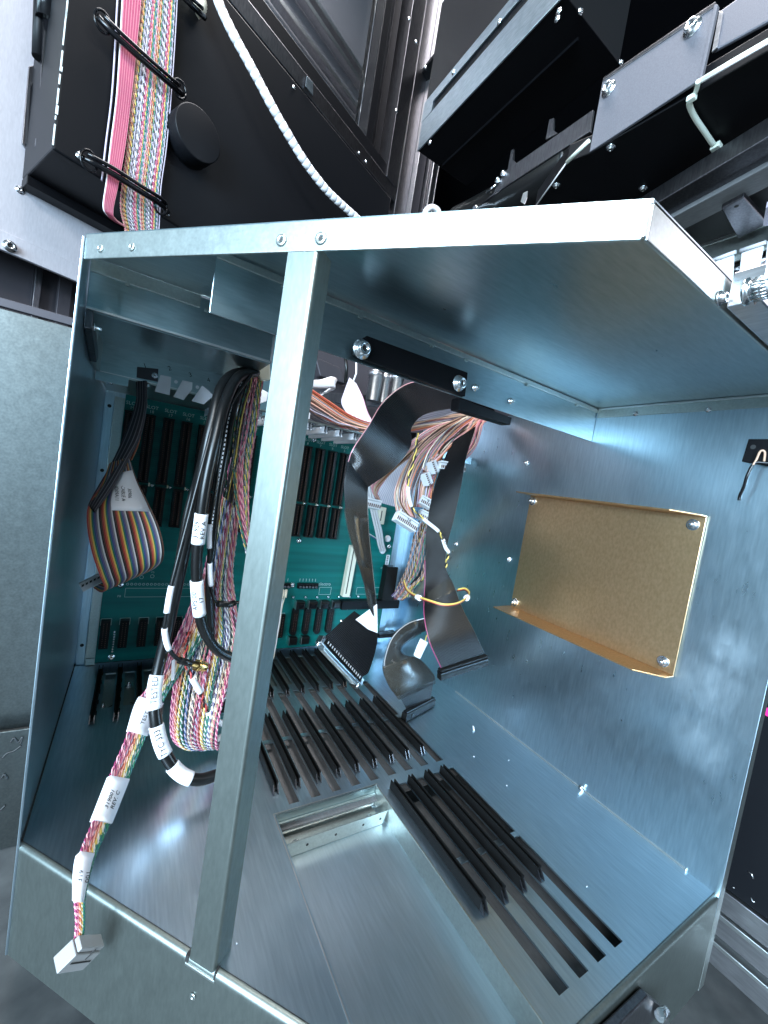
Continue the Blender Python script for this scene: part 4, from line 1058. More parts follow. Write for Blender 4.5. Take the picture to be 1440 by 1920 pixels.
# ================================================================ cables on the right
# --- big black ribbon
b1 = thing('black_ribbon_cable', 'large black ribbon cable, arched at the top, ending in the metal-rimmed multi-pin plug', 'ribbon cable', (0.2775, -0.23, 0.3044), 'black ribbon cables')
BR = ['black_ribbon']
B1a = [((0.4875, -0.16, 0.4627), (0.5321, -0.15, 0.4462)), ((0.3948, -0.2, 0.4494), (0.4429, -0.185, 0.4309)), ((0.3181, -0.222, 0.43), (0.3591, -0.205, 0.4032)), ((0.2741, -0.236, 0.397), (0.3286, -0.215, 0.3781)), ((0.253, -0.243, 0.3607), (0.3264, -0.222, 0.3522)), ((0.2392, -0.243, 0.3335), (0.305, -0.226, 0.3223)), ((0.2383, -0.238, 0.3193), (0.2741, -0.226, 0.2954))]
ribbon('ribbon', B1a, 34, ['black_ribbon_shiny'], b1, th=0.0010, sub=8)
B1b = [((0.2385, -0.2385, 0.3205), (0.2737, -0.2265, 0.296)), ((0.2352, -0.243, 0.2962), (0.2731, -0.23, 0.285)), ((0.2426, -0.247, 0.2565), (0.2782, -0.233, 0.2513)), ((0.2588, -0.25, 0.2193), (0.2869, -0.238, 0.2115)), ((0.2768, -0.25, 0.1829), (0.2974, -0.241, 0.1725)), ((0.2874, -0.249, 0.1585), (0.3078, -0.242, 0.1331))]
ribbon('ribbon', B1b, 36, BR, b1, th=0.0005, sub=8)
patch('clear_tape', B1b, 1.7, 3.3, -0.03, 1.02, 'clear_tape', b1, off=0.0010)
patch('clear_tape', B1b, 4.0, 4.9, -0.03, 1.02, 'clear_tape', b1, off=0.0010)
B1c = [((0.272, -0.243, 0.1517), (0.3099, -0.24, 0.1282)), ((0.2685, -0.225, 0.1336), (0.3246, -0.222, 0.0965)), ((0.2655, -0.205, 0.1127), (0.3339, -0.2, 0.0522)), ((0.2636, -0.196, 0.1037), (0.3332, -0.19, 0.0398))]
ribbon('ribbon', B1c, 36, BR, b1, th=0.0005, sub=8)
MB().prism([(0.2745, -0.2455, 0.1424), (0.3, -0.2455, 0.1603), (0.3073, -0.2455, 0.1246), (0.2931, -0.2455, 0.13)], (0, 0.0006, 0)).build('fold_label', 'white', b1)
edge_ = catmull([b for a, b in B1b], 8)
MB().tube(edge_, 0.0006, 6).build('edge_wire', 'w_white', b1)
MB().tube(catmull([a for a, b in B1a[1:]], 8), 0.0005, 6).build('edge_wire', 'w_pink', b1)
# D-shaped plug
dp0, dp1 = V((0.2601, -0.192, 0.0995)), V((0.333, -0.184, 0.0307))
ax = (dp1 - dp0); ln = ax.length / 2; ax.normalize(); cc = (dp0 + dp1) / 2
outw = V((0.2816, -0.2, 0.0635)) - V((0.2976, -0.19, 0.0731)); outw = (outw - ax * outw.dot(ax)).normalized(); fr = ax.cross(outw).normalized()
MB().obox(cc, ax * (ln - 0.004), outw * 0.0052, fr * 0.0052).build('plug_body', 'black_plastic', b1, bevel=0.0006)
MB().obox(cc + outw * 0.0064, ax * ln, outw * 0.0011, fr * 0.0062).build('plug_flange', 'zinc', b1, bevel=0.0004)
MB().obox(cc + outw * 0.0090, ax * (ln - 0.009), outw * 0.0018, fr * 0.0045).build('plug_shell', 'steel_edge', b1, bevel=0.0006)
for sgn in (-1, 1):
    MB().obox(cc + ax * sgn * (ln - 0.002) + outw * 0.002, ax * 0.0034, outw * 0.0050, fr * 0.0048).build('latch_block', 'zinc', b1, bevel=0.0006)
    MB().cyl(cc + ax * sgn * (ln - 0.001) + outw * 0.004, cc + ax * sgn * (ln - 0.001) + outw * 0.0115, 0.0026, 10).build('jack_screw', 'zinc', b1)
mb = MB()
for k in range(17):
    q = cc + ax * (-ln + 0.010 + k * (2 * ln - 0.020) / 16)
    for f_ in (-1, 1):
        mb.obox(q + fr * (f_ * 0.0053) , ax * 0.0008, outw * 0.0016, fr * 0.0003)
mb.build('plug_contacts', 'grey_idc', b1, kind='stuff')

# --- right black ribbon
b2 = thing('black_ribbon_cable', 'black ribbon cable hanging against the right wall with a black socket at its lower end', 'ribbon cable', (0.3918, -0.27, 0.1894), 'black ribbon cables')
B2 = [((0.3955, -0.215, 0.3709), (0.4154, -0.235, 0.3957)), ((0.376, -0.225, 0.3288), (0.3991, -0.245, 0.352)), ((0.3639, -0.233, 0.2897), (0.3946, -0.25, 0.3193)), ((0.3592, -0.24, 0.2491), (0.3894, -0.253, 0.2744)), ((0.3606, -0.245, 0.2161), (0.3828, -0.256, 0.2368)), ((0.3613, -0.252, 0.1873), (0.3817, -0.262, 0.2109)), ((0.3561, -0.262, 0.1681), (0.3892, -0.272, 0.1934)), ((0.3505, -0.275, 0.1517), (0.3993, -0.283, 0.1677)), ((0.3518, -0.29, 0.1284), (0.4161, -0.295, 0.1396)), ((0.3664, -0.3, 0.1014), (0.4293, -0.304, 0.1159))]
ribbon('ribbon', B2, 40, BR, b2, th=0.0006, sub=8)
MB().tube(catmull([a for a, b in B2[4:]], 8), 0.0006, 6).build('edge_wire', 'w_magenta', b2)
patch('clear_tape', B2, 5.6, 6.3, 0.1, 0.95, 'clear_tape', b2, off=0.0012)
e0, e1 = V((0.3643, -0.3, 0.0997)), V((0.4338, -0.304, 0.1127))
ax = e1 - e0; ln = ax.length / 2; ax.normalize(); dn = V((0.4043, -0.302, 0.093)) - V((0.3958, -0.302, 0.1072)); dn = (dn - ax * dn.dot(ax)).normalized(); fr = ax.cross(dn).normalized(); cc = (e0 + e1) / 2
MB().obox(cc + dn * 0.0010, ax * ln, dn * 0.0013, fr * 0.0034).build('strain_relief', 'black_plastic', b2, bevel=0.0005)
MB().obox(cc + dn * 0.0044, ax * (ln + 0.0006), dn * 0.0014, fr * 0.0040).build('strain_relief', 'black_gloss', b2, bevel=0.0005)
MB().obox(cc + dn * 0.0094, ax * (ln + 0.0004), dn * 0.0034, fr * 0.0040).build('socket_body', 'black_plastic', b2, bevel=0.0006)

# --- small black ribbon with clear tape, socket lying on the floor
b3 = thing('black_ribbon_cable', 'black ribbon cable wrapped in clear tape, curling down to a socket on the floor', 'ribbon cable', (0.3961, -0.2293, 0.005), 'black ribbon cables')
B3 = [((0.4283, -0.235, 0.1414), (0.433, -0.235, 0.1245)), ((0.3873, -0.235, 0.1368), (0.3929, -0.235, 0.119)), ((0.3568, -0.236, 0.1299), (0.3753, -0.232, 0.1115)), ((0.3357, -0.238, 0.1137), (0.3572, -0.23, 0.0975)), ((0.3281, -0.24, 0.0882), (0.3653, -0.228, 0.0843)), ((0.3297, -0.242, 0.0732), (0.3906, -0.226, 0.0752)), ((0.3425, -0.243, 0.0526), (0.4184, -0.225, 0.052)), ((0.3587, -0.241, 0.0352), (0.4279, -0.224, 0.0378)), ((0.3745, -0.238, 0.0165), (0.4267, -0.226, 0.0178)), ((0.3797, -0.236, 0.0056), (0.4266, -0.226, 0.0092))]
ribbon('ribbon', B3, 30, BR, b3, th=0.0005, sub=8)
patch('clear_tape', B3, 1.5, 7.2, -0.05, 1.06, 'clear_tape', b3, off=0.0010, rows=30)
patch('tape_wrap', B3, 4.6, 6.9, -0.04, 1.05, 'tape_dark', b3, off=0.0006, rows=16)
MB().tube(catmull([a for a, b in B3[1:6]], 8), 0.0006, 6).build('edge_wire', 'w_white', b3)
g0, g1 = V((0.3707, -0.2428, 0.006)), V((0.4356, -0.2228, 0.006))
ax = g1 - g0; ln = ax.length / 2; ax.normalize(); sd = V(0, 0, 1).cross(ax).normalized(); cc = (g0 + g1) / 2
MB().obox(cc + V(0, 0, 0.0005), ax * ln, sd * 0.0042, V(0, 0, 0.0050)).build('socket_body', 'black_plastic', b3, bevel=0.0007)
MB().obox(cc + V(0, 0, 0.0068), ax * (ln - 0.001), sd * 0.0030, V(0, 0, 0.0012)).build('strain_relief', 'black_gloss', b3, bevel=0.0005)
MB().obox(cc - sd * 0.0046 + ax * (-ln * 0.6), ax * 0.0022, sd * 0.0006, V(0, 0, 0.0025)).build('latch', 'black_gloss', b3, bevel=0.0004)
# white two-pin plug on a yellow wire
wp = thing('white_plug', 'small white plug on a yellow wire beside the taped ribbon', 'plug', (0.3765, -0.25, 0.1004))
MB().prism([(0.3748, -0.25, 0.1133), (0.3843, -0.25, 0.1091), (0.3757, -0.25, 0.0877), (0.3682, -0.25, 0.0912), (0.371, -0.25, 0.1023)], (0, 0.006, 0)).build('housing', 'white_plastic', wp, bevel=0.0006)
MB().tube(catmull([(0.3766, -0.262, 0.114), (0.3748, -0.26, 0.1216), (0.3745, -0.256, 0.1214), (0.3791, -0.25, 0.113), (0.38, -0.248, 0.1078)], 8), 0.0009, 6).build('wire', 'w_yellow', wp)

# --- pink / orange / grey discrete wire ribbons with grey plugs
PK = ['pink', 'salmon', 'tan', 'orange', 'tan', 'grey', 'pink', 'dkgrey', 'lilac', 'salmon', 'brown', 'cream', 'pink', 'rose', 'grey', 'tan']
bun = [('pink ribbon of loose wires running to the right-hand grey plug', [((0.4631, -0.19, 0.4251), (0.4624, -0.2, 0.4135)), ((0.4303, -0.205, 0.4039), (0.4493, -0.21, 0.3995)), ((0.4101, -0.215, 0.3737), (0.4323, -0.22, 0.3691)), ((0.389, -0.22, 0.3469), (0.4107, -0.222, 0.3434))], 16), ('short pink wire ribbon ending in the upright grey plug left of it', [((0.4525, -0.19, 0.4242), (0.4643, -0.195, 0.4173)), ((0.4083, -0.205, 0.3955), (0.4316, -0.21, 0.3958)), ((0.381, -0.21, 0.371), (0.3964, -0.215, 0.3667)), ((0.3644, -0.215, 0.3454), (0.3744, -0.217, 0.3415))], 14), ('short orange wire ribbon ending in the lower small grey plug', [((0.4444, -0.19, 0.4224), (0.4585, -0.195, 0.4144)), ((0.3927, -0.205, 0.3878), (0.4122, -0.21, 0.3844)), ((0.3656, -0.21, 0.3581), (0.3845, -0.212, 0.3559)), ((0.3578, -0.212, 0.3288), (0.3682, -0.213, 0.3262))], 14), ('orange wire ribbon bending down over the large numbered grey plug', [((0.4364, -0.19, 0.4206), (0.4548, -0.195, 0.412)), ((0.3804, -0.2, 0.3855), (0.4025, -0.205, 0.3782)), ((0.3447, -0.205, 0.3501), (0.3679, -0.208, 0.3458)), ((0.3302, -0.208, 0.3105), (0.3502, -0.212, 0.3067)), ((0.3296, -0.212, 0.2832), (0.3483, -0.215, 0.2802)), ((0.346, -0.215, 0.266), (0.3586, -0.217, 0.2647))], 18), ('pink wire ribbon crossing left under the arched black ribbon to a grey plug', [((0.4371, -0.185, 0.4195), (0.4512, -0.19, 0.4115)), ((0.3666, -0.195, 0.3827), (0.3844, -0.198, 0.3747)), ((0.3257, -0.2, 0.3438), (0.3403, -0.2, 0.3381)), ((0.2992, -0.203, 0.3123), (0.3115, -0.2, 0.3072)), ((0.293, -0.2, 0.2964), (0.3029, -0.198, 0.2908)), ((0.3064, -0.192, 0.2824), (0.3144, -0.19, 0.2803))], 12), ('pink and grey wire ribbon hanging straight down in the middle of the tangle', [((0.4411, -0.19, 0.4186), (0.4572, -0.192, 0.4143)), ((0.3867, -0.2, 0.3824), (0.4078, -0.203, 0.3793)), ((0.3624, -0.205, 0.349), (0.3883, -0.206, 0.3435)), ((0.3569, -0.205, 0.307), (0.3821, -0.206, 0.3033)), ((0.3606, -0.203, 0.2786), (0.383, -0.204, 0.2798))], 18), ('grey brown wire ribbon at the back of the tangle', [((0.4408, -0.18, 0.4145), (0.4612, -0.182, 0.411)), ((0.3845, -0.188, 0.3764), (0.4072, -0.19, 0.3704)), ((0.3476, -0.19, 0.3362), (0.3725, -0.192, 0.3302)), ((0.3335, -0.192, 0.2956), (0.3543, -0.194, 0.2884)), ((0.3436, -0.19, 0.2679), (0.36, -0.192, 0.2669))], 16), ('top pink wire ribbon lying under the clamp bar', [((0.4669, -0.19, 0.4228), (0.4713, -0.195, 0.4157)), ((0.4302, -0.19, 0.4207), (0.4387, -0.195, 0.4085)), ((0.3883, -0.185, 0.4054), (0.3979, -0.188, 0.394)), ((0.3505, -0.178, 0.3901), (0.3583, -0.18, 0.3801)), ((0.315, -0.17, 0.3771), (0.3205, -0.172, 0.3682))], 14)]
broots = []
for lab, secs, n in bun:
    t = thing('wire_ribbon', lab, 'wire bundle', secs[len(secs) // 2][0], 'pink and grey wire ribbons')
    k0 = random.randrange(len(PK))
    strands('wires', secs, int(n * 1.8), PK[k0:] + PK[:k0], t, r=0.00095, depth=0.0034, jit=0.0014)
    broots.append(t)
def idc(parent, u0, u1, h, d=0.0045, mark=None, mat='grey_idc', facing=(0.1, -1, 0.15)):
    """ribbon plug: long body from u0 to u1 with a pressed-on cap and contact slots"""
    u0, u1 = V(u0), V(u1); ax = u1 - u0; ln = ax.length / 2; ax.normalize(); fr = V(facing); fr = (fr - ax * fr.dot(ax)).normalized(); up = fr.cross(ax).normalized()
    if up.z < 0:
        up = -up
    c = (u0 + u1) / 2
    o = MB().obox(c, ax * ln, up * (h * 0.5), fr * d).build('plug_body', mat, parent, bevel=0.0006)
    MB().obox(c + up * (h * 0.5 + 0.0016), ax * (ln * 0.97), up * 0.0012, fr * (d * 1.08)).build('plug_cap', mat, parent, bevel=0.0005)
    b = MB(); n = max(3, int(ln * 2 / 0.0026))
    for k in range(n):
        b.obox(c + ax * (-ln + (k + 0.5) * 2 * ln / n) + fr * (d + 0.0001) - up * (h * 0.1), ax * 0.0007, up * (h * 0.22), fr * 0.0003)
    b.build('plug_contacts', 'w_brown', parent, kind='stuff')
    if mark:
        text(mark, 0.0065, 'ink', parent, c + fr * (d + 0.0008) + up * (h * 0.25), ax, up)
    return o
idc(broots[0], (0.3751, -0.222, 0.3362), (0.4141, -0.226, 0.3383), 0.0080, 0.006)
idc(broots[1], (0.364, -0.217, 0.3398), (0.3725, -0.219, 0.3258), 0.0065, 0.0055)
idc(broots[2], (0.3592, -0.214, 0.3235), (0.3676, -0.216, 0.3094), 0.0065, 0.0055)
idc(broots[3], (0.325, -0.216, 0.2641), (0.3543, -0.222, 0.2511), 0.0105, 0.0062, '24')
idc(broots[4], (0.2948, -0.19, 0.2739), (0.3135, -0.194, 0.2723), 0.0095, 0.005)
idc(broots[5], (0.3653, -0.206, 0.2882), (0.3834, -0.21, 0.282), 0.0095, 0.0055, '9')
idc(broots[6], (0.3468, -0.192, 0.2714), (0.3656, -0.196, 0.2695), 0.0100, 0.005)
idc(broots[5], (0.3728, -0.2, 0.2686), (0.3872, -0.203, 0.2638), 0.0110, 0.005)

# --- flat ribbons coming in edge-on from behind the post
ob = thing('ribbon_stack', 'stack of orange and brown ribbon cables running in from behind the post', 'ribbon cable', (0.278, -0.11, 0.3906))
strands('wires', [((0.2035, -0.1, 0.4185), (0.1981, -0.12, 0.3966)), ((0.2304, -0.1, 0.4143), (0.2239, -0.12, 0.3879)), ((0.2589, -0.102, 0.4038), (0.2497, -0.124, 0.378)), ((0.2871, -0.108, 0.392), (0.2745, -0.128, 0.3703)), ((0.317, -0.12, 0.3835), (0.3048, -0.138, 0.3675)), ((0.3439, -0.135, 0.3848), (0.3338, -0.15, 0.3701))], 30, ['salmon', 'red', 'orange', 'tan', 'orange', 'brown', 'yellow', 'red', 'brown', 'dkgrey', 'grey', 'brown', 'salmon', 'grey'], ob, r=0.0008, depth=0.006, jit=0.0006)
strands('wires', [((0.2121, -0.118, 0.3935), (0.2087, -0.125, 0.381)), ((0.239, -0.12, 0.383), (0.2341, -0.128, 0.3701)), ((0.2669, -0.125, 0.3761), (0.2609, -0.132, 0.3644)), ((0.2992, -0.132, 0.3739), (0.2927, -0.14, 0.3635))], 14, ['dkgrey', 'grey', 'brown', 'dkgrey', 'lilac'], ob, r=0.0008, depth=0.005)
gr = thing('grey_ribbon_cable', 'light grey ribbon cable with a pink edge standing up behind the orange stack', 'ribbon cable', (0.309, -0.09, 0.4188))
GR1 = [((0.3043, -0.06, 0.4549), (0.3174, -0.06, 0.4487)), ((0.2925, -0.075, 0.4282), (0.3244, -0.075, 0.4282)), ((0.2843, -0.09, 0.4089), (0.3299, -0.09, 0.4039)), ((0.2883, -0.105, 0.3933), (0.3388, -0.105, 0.385))]
ribbon('ribbon', GR1, 22, ['lilac', 'white', 'lilac'], gr, th=0.0006, sub=8)
MB().tube(catmull([b for a, b in GR1], 8), 0.0007, 6).build('edge_wire', 'w_rose', gr)
gr2 = thing('grey_ribbon_cable', 'glossy grey ribbon cable curving under the black clamp bar', 'ribbon cable', (0.378, -0.16, 0.41))
GR2 = [((0.4539, -0.15, 0.4389), (0.4599, -0.15, 0.4321)), ((0.4077, -0.155, 0.4274), (0.4168, -0.155, 0.4138)), ((0.3682, -0.16, 0.4115), (0.3805, -0.16, 0.3976)), ((0.3356, -0.16, 0.3922), (0.3481, -0.16, 0.3831))]
ribbon('ribbon', GR2, 20, ['grey', 'lilac', 'grey'], gr2, th=0.0006, sub=8)
wl = thing('white_loop', 'white looped cable tie tail behind the orange ribbon stack', 'cable tie', (0.2564, -0.08, 0.4259))
WLP = [((0.2283, -0.09, 0.4267), (0.2298, -0.09, 0.4169)), ((0.2491, -0.085, 0.4331), (0.2494, -0.085, 0.4212)), ((0.2678, -0.08, 0.4435), (0.2753, -0.08, 0.4286)), ((0.279, -0.075, 0.4411), (0.2688, -0.078, 0.4217)), ((0.2596, -0.085, 0.4185), (0.2525, -0.085, 0.4114))]
ribbon('strap', WLP, 1, ['white'], wl, th=0.0010, sub=8, kind=None)
tag(MB().prism([(0.1544, -0.13, 0.3933), (0.1697, -0.13, 0.3896), (0.1692, -0.13, 0.379), (0.1562, -0.13, 0.3707)], (0, 0.004, 0)).build('marker_block', 'white', None, bevel=0.0005), 'white marked block left of the post at bundle height', 'block')
tag(MB().prism([(0.2109, -0.145, 0.3759), (0.2208, -0.145, 0.3756), (0.2213, -0.145, 0.3676), (0.2108, -0.145, 0.3673)], (0, 0.004, 0)).build('marker_block', 'white', None, bevel=0.0005), 'small white block with a hole right of the post', 'block')
put('drilled_hole', HOLE, bpy.data.objects['marker_block.001'], (0.2157, -0.1452, 0.3717), (0, -1, 0), 0, 0.8)

# --- twisted grey-brown cable down to the black comb header
gt_ = thing('twisted_pair_cable', 'grey brown twisted pair cable fanning into the black comb header on the board', 'wire bundle', (0.4669, -0.1, 0.1945), 'twisted pair cables')
twisted('pairs', [((0.4082, -0.17, 0.3034), (0.4321, -0.18, 0.3233)), ((0.4203, -0.15, 0.2702), (0.4516, -0.16, 0.2832)), ((0.4297, -0.125, 0.2332), (0.4732, -0.13, 0.2374)), ((0.4425, -0.1, 0.1933), (0.4927, -0.105, 0.1969)), ((0.455, -0.075, 0.1549), (0.5122, -0.08, 0.1526)), ((0.4634, -0.055, 0.127), (0.5023, -0.058, 0.1261)), ((0.4662, -0.04, 0.1024), (0.5015, -0.042, 0.1006))], 18, [('tan', 'brown'), ('grey', 'salmon'), ('brown', 'tan'), ('dkgrey', 'tan'), ('salmon', 'grey'), ('yellow', 'brown'), ('rose', 'tan'), ('green', 'grey')], gt_, r=0.0009, turns=16, amp=0.0010, wob=0.002)
strands('pairs', [((0.4637, -0.06, 0.1324), (0.4914, -0.062, 0.1292)), ((0.4633, -0.048, 0.1149), (0.4962, -0.05, 0.1114)), ((0.458, -0.036, 0.0971), (0.4909, -0.038, 0.0933))], 12, ['violet', 'lilac', 'orange', 'yellow', 'red', 'white', 'rose'], gt_, r=0.0008, depth=0.001)
MB().prism([(0.4429, -0.04, 0.1579), (0.4664, -0.04, 0.1567), (0.4678, -0.04, 0.0943), (0.4421, -0.04, 0.0946)], (0, 0.016, 0)).build('comb_header', 'black_plastic', gt_, bevel=0.0006)
tag(MB().prism([(0.5098, -0.02, 0.0849), (0.5239, -0.02, 0.0847), (0.5239, -0.02, 0.0393), (0.5085, -0.02, 0.04)], (0, 0.01, 0)).build('black_stay', 'black', None, bevel=0.0006), 'black upright stay right of the board below the comb header', 'bracket')
tag(MB().box((0.455, -0.03, 0.0185), (0.497, -0.012, 0.0260)).build('black_rail', 'black', None, bevel=0.0006), 'short black rail at the lower right corner of the back wall', 'bracket')

# --- white cable and its chalky clip on the board
wc = thing('white_cable', 'flat white cable running down to a clip on the board edge', 'cable', (0.3994, -0.06, 0.2374))
WC = [((0.3248, -0.12, 0.2996), (0.3417, -0.12, 0.2965)), ((0.348, -0.1, 0.2725), (0.3611, -0.1, 0.274)), ((0.3706, -0.08, 0.2467), (0.3832, -0.08, 0.2497)), ((0.3943, -0.06, 0.2186), (0.4073, -0.06, 0.2233)), ((0.4115, -0.045, 0.1963), (0.4238, -0.045, 0.2009)), ((0.4242, -0.035, 0.1833), (0.4372, -0.035, 0.1859))]
ribbon('flat_jacket', WC, 3, ['white'], wc, th=0.0016, sub=8, kind=None)
MB().lathe([(0.0060, 0), (0.0060, 0.003), (0.0035, 0.004)], 14, 0, (0.4387, -0.03, 0.2066), (0, -1, 0.2)).build('clip', 'white_plastic', wc)
MB().lathe([(0.0050, 0), (0.0055, 0.004), (0.0030, 0.006)], 12, 0, (0.4314, -0.03, 0.1845), (0.1, -1, -0.2)).build('clip', 'white_plastic', wc)
for k in range(2):
    MB().tube(catmull([V(p) + V(0, 0, 0.002 * k) for p in [(0.3883, -0.05, 0.2136), (0.4005, -0.045, 0.2088), (0.413, -0.04, 0.2039), (0.4232, -0.035, 0.2007)]], 6), 0.0008, 6).build('wire', ('w_blue', 'w_white')[k], wc)
gf = thing('grey_ribbon_cable', 'pale grey ribbon cable curving down behind the pink wires to the board', 'ribbon cable', (0.3799, -0.1, 0.3102))
ribbon('ribbon', [((0.3524, -0.14, 0.3478), (0.3824, -0.15, 0.3533)), ((0.3541, -0.125, 0.3241), (0.3838, -0.135, 0.3253)), ((0.3612, -0.11, 0.304), (0.3904, -0.12, 0.3031)), ((0.3588, -0.1, 0.2863), (0.3971, -0.105, 0.2831)), ((0.3609, -0.09, 0.2745), (0.4031, -0.095, 0.2696))], 24, ['lilac', 'white'], gf, th=0.0006, sub=8)

# --- yellow/black twisted lead with white sleeves
yl = thing('yellow_lead', 'yellow and black twisted lead with white sleeves in front of the right ribbon', 'lead', (0.339, -0.26, 0.2771))
YP = [(0.3251, -0.235, 0.3687), (0.3228, -0.24, 0.3502), (0.319, -0.245, 0.3318), (0.3121, -0.25, 0.3139), (0.3123, -0.255, 0.2955), (0.3177, -0.258, 0.2809), (0.3253, -0.26, 0.2744), (0.3382, -0.264, 0.2661), (0.353, -0.268, 0.2577), (0.3593, -0.27, 0.2514), (0.3674, -0.272, 0.2374), (0.3728, -0.272, 0.2324), (0.374, -0.27, 0.2227), (0.3762, -0.268, 0.2129)]
for k, c in ((0, 'w_yellow'), (1, 'w_black')):
    pp = catmull(YP, 8)
    MB().tube([p + V(math.cos(i * 0.75 + k * 3.14) * 0.0010, -math.sin(i * 0.75 + k * 3.14) * 0.0010, 0) for i, p in enumerate(pp)], 0.0009, 6).build('conductor', c, yl)
for s0, s1 in ((3.6, 5.0), (6.7, 8.2), (9.3, 11.0)):
    MB().tube(sub_path(YP, s0, s1), 0.0023, 10).build('sleeve', 'white_plastic', yl)
text('A12', 0.0036, 'ink', yl, V((0.3635, -0.272, 0.2437)) + V(-0.001, -0.0024, 0), (0.35, 0, -0.9), (0.9, 0, 0.35))

# --- yellow, red and black wire loop round the right ribbon
lp = thing('wire_loop', 'yellow, red and black wire loop tied around the right black ribbon', 'lead', (0.3439, -0.3, 0.1798))
LPP = [(0.366, -0.2, 0.1772), (0.3562, -0.225, 0.1714), (0.3417, -0.265, 0.1759), (0.3371, -0.295, 0.1801), (0.3448, -0.31, 0.1807), (0.3586, -0.315, 0.1834), (0.3767, -0.31, 0.1876), (0.3955, -0.295, 0.1891), (0.4023, -0.28, 0.1897), (0.3999, -0.27, 0.1853)]
for k, (c, dz) in enumerate((('w_yellow', 0.0010), ('w_yellow', 0.0), ('w_red', -0.0012), ('w_black', -0.0022))):
    MB().tube(catmull([V(p) + V(0.0003 * k, 0.0006 * k, dz) for p in LPP], 8), 0.00062, 6).build('wire', c, lp)
for s_ in (2.05, 6.1):
    sp_ = sub_path(LPP, s_, s_ + 0.22)
    MB().tube([p + V(0, 0.0005, -0.0007) for p in sp_], 0.0034, 10).build('tie', 'white_plastic', lp)
tag(MB().prism([(0.4596, -0.28, 0.0006), (0.4592, -0.2835, 0.0006), (0.4546, -0.2892, 0.0006), (0.4532, -0.2876, 0.0006)], (0, 0, 0.0008)).build('paper_scrap', 'white', None), 'tiny white paper scrap lying on the cage floor', 'scrap')

# ================================================================ the machine round the cage
A1 = math.radians(23.5)
D1 = Vector((math.cos(A1), math.sin(A1), 0)); N1 = Vector((-math.sin(A1), math.cos(A1), 0))
def md(t, off, z):
    p = D1 * t + N1 * off
    return Vector((p.x, p.y, z))
def dbox(mb, t0, t1, o0, o1, z0, z1, mi=0):
    return mb.hexa([md(t0, o0, z0), md(t1, o0, z0), md(t1, o1, z0), md(t0, o1, z0), md(t0, o0, z1), md(t1, o0, z1), md(t1, o1, z1), md(t0, o1, z1)], mi)

# ground under everything
g = MB().box((-3, -3, -0.150), (4, 3, -0.145)).build('ground', 'concrete', None)
g['kind'] = 'structure'

# --- black housing upper left
hs = thing('machine_housing', 'black satin sheet metal housing above the cage, upper left', 'housing', md(0.3, 0.18, 0.68))
dbox(MB(), -0.0405, 0.672, 0.15, 0.290, 0.6795, 1.0800).build('housing_shell', 'black_panel', hs, bevel=0.0025)
b = MB(); rnd = random.Random(3)
z = 0.684
while z < 1.06:
    h_ = rnd.uniform(0.004, 0.02); w_ = rnd.choice((0.0005, 0.0008, 0.0018 if 0.72 < z < 0.80 else 0.0008))
    dbox(b, -0.0412, -0.0405 + w_, 0.1494, 0.1510, z, z + h_ * (1 if z < 0.82 else 1.6)); z += h_ * rnd.uniform(1.0, 1.5 if z < 0.8 else 1.05)
b.build('chipped_edge', 'chip_white', hs, kind='stuff')
dbox(MB(), -0.0405, 0.25, 0.262, 0.290, 0.6660, 0.6792).build('lower_flange', 'black', hs, bevel=0.001)
for u, n_v in (((-0.0691, 0.1324, 0.6909), -1), ((0.0416, 0.1805, 0.6901), -1)):
    put('pan_screw', SCREW, hs, u, -N1, 0.6, 0.9)
put('pan_screw', SCREW, hs, (-0.1277, 0.2415, 0.679), (0, 0, -1), 0.6, 0.9)
put('pan_screw', SCREW, hs, (0.2331, 0.2638, 1.0664), -N1, 0.6, 0.6)
kc = V((0.0597, 0.1895, 0.8186))
MB().lathe([(0.0385, 0), (0.0385, 0.034), (0.0375, 0.0352), (0.0, 0.0352)], 48, 0, kc, -N1).build('round_cap', 'black_panel', hs, bevel=0.0008)
hr = thing('hinge_rod', 'glossy black hinge rod beside the left edge of the black housing', 'hinge', md(-0.06, 0.19, 0.7))
MB().tube([(-0.1193, 0.2098, 0.7146), (-0.1235, 0.208, 0.7994), (-0.1314, 0.2046, 0.9602)], 0.0105, 16).build('rod', 'black_gloss', hr)
MB().tube([(-0.1307, 0.2049, 0.885), (-0.132, 0.2043, 0.9596)], 0.0150, 16).build('barrel', 'black_gloss', hr)
MB().tube([(-0.1383, 0.2125, 0.838), (-0.1439, 0.21, 0.9559)], 0.0090, 12).build('leaf', 'black', hr)
MB().lathe([(0.008, 0), (0.008, 0.012)], 12, 0, (-0.1239, 0.2024, 0.7099), (0, 0, 1)).build('rod_end', 'alu_dark', hr)
lb = thing('hinge_bracket', 'grey angle bracket left of the glossy hinge rod', 'bracket', (-0.1487, 0.2461, 0.7876))
MB().prism([(-0.1566, 0.246, 0.8413), (-0.1454, 0.2508, 0.8553), (-0.1404, 0.253, 0.7174), (-0.1466, 0.2503, 0.7205), (-0.156, 0.2462, 0.7302)], N1 * 0.003).build('bracket_plate', 'alu_dark', lb, bevel=0.0008)
MB().prism([(-0.1534, 0.2408, 0.8119), (-0.1506, 0.242, 0.8207), (-0.1447, 0.2446, 0.8201), (-0.142, 0.2458, 0.7203), (-0.1509, 0.2419, 0.7304)], N1 * 0.005).build('bracket_rib', 'black_panel', lb, bevel=0.002)

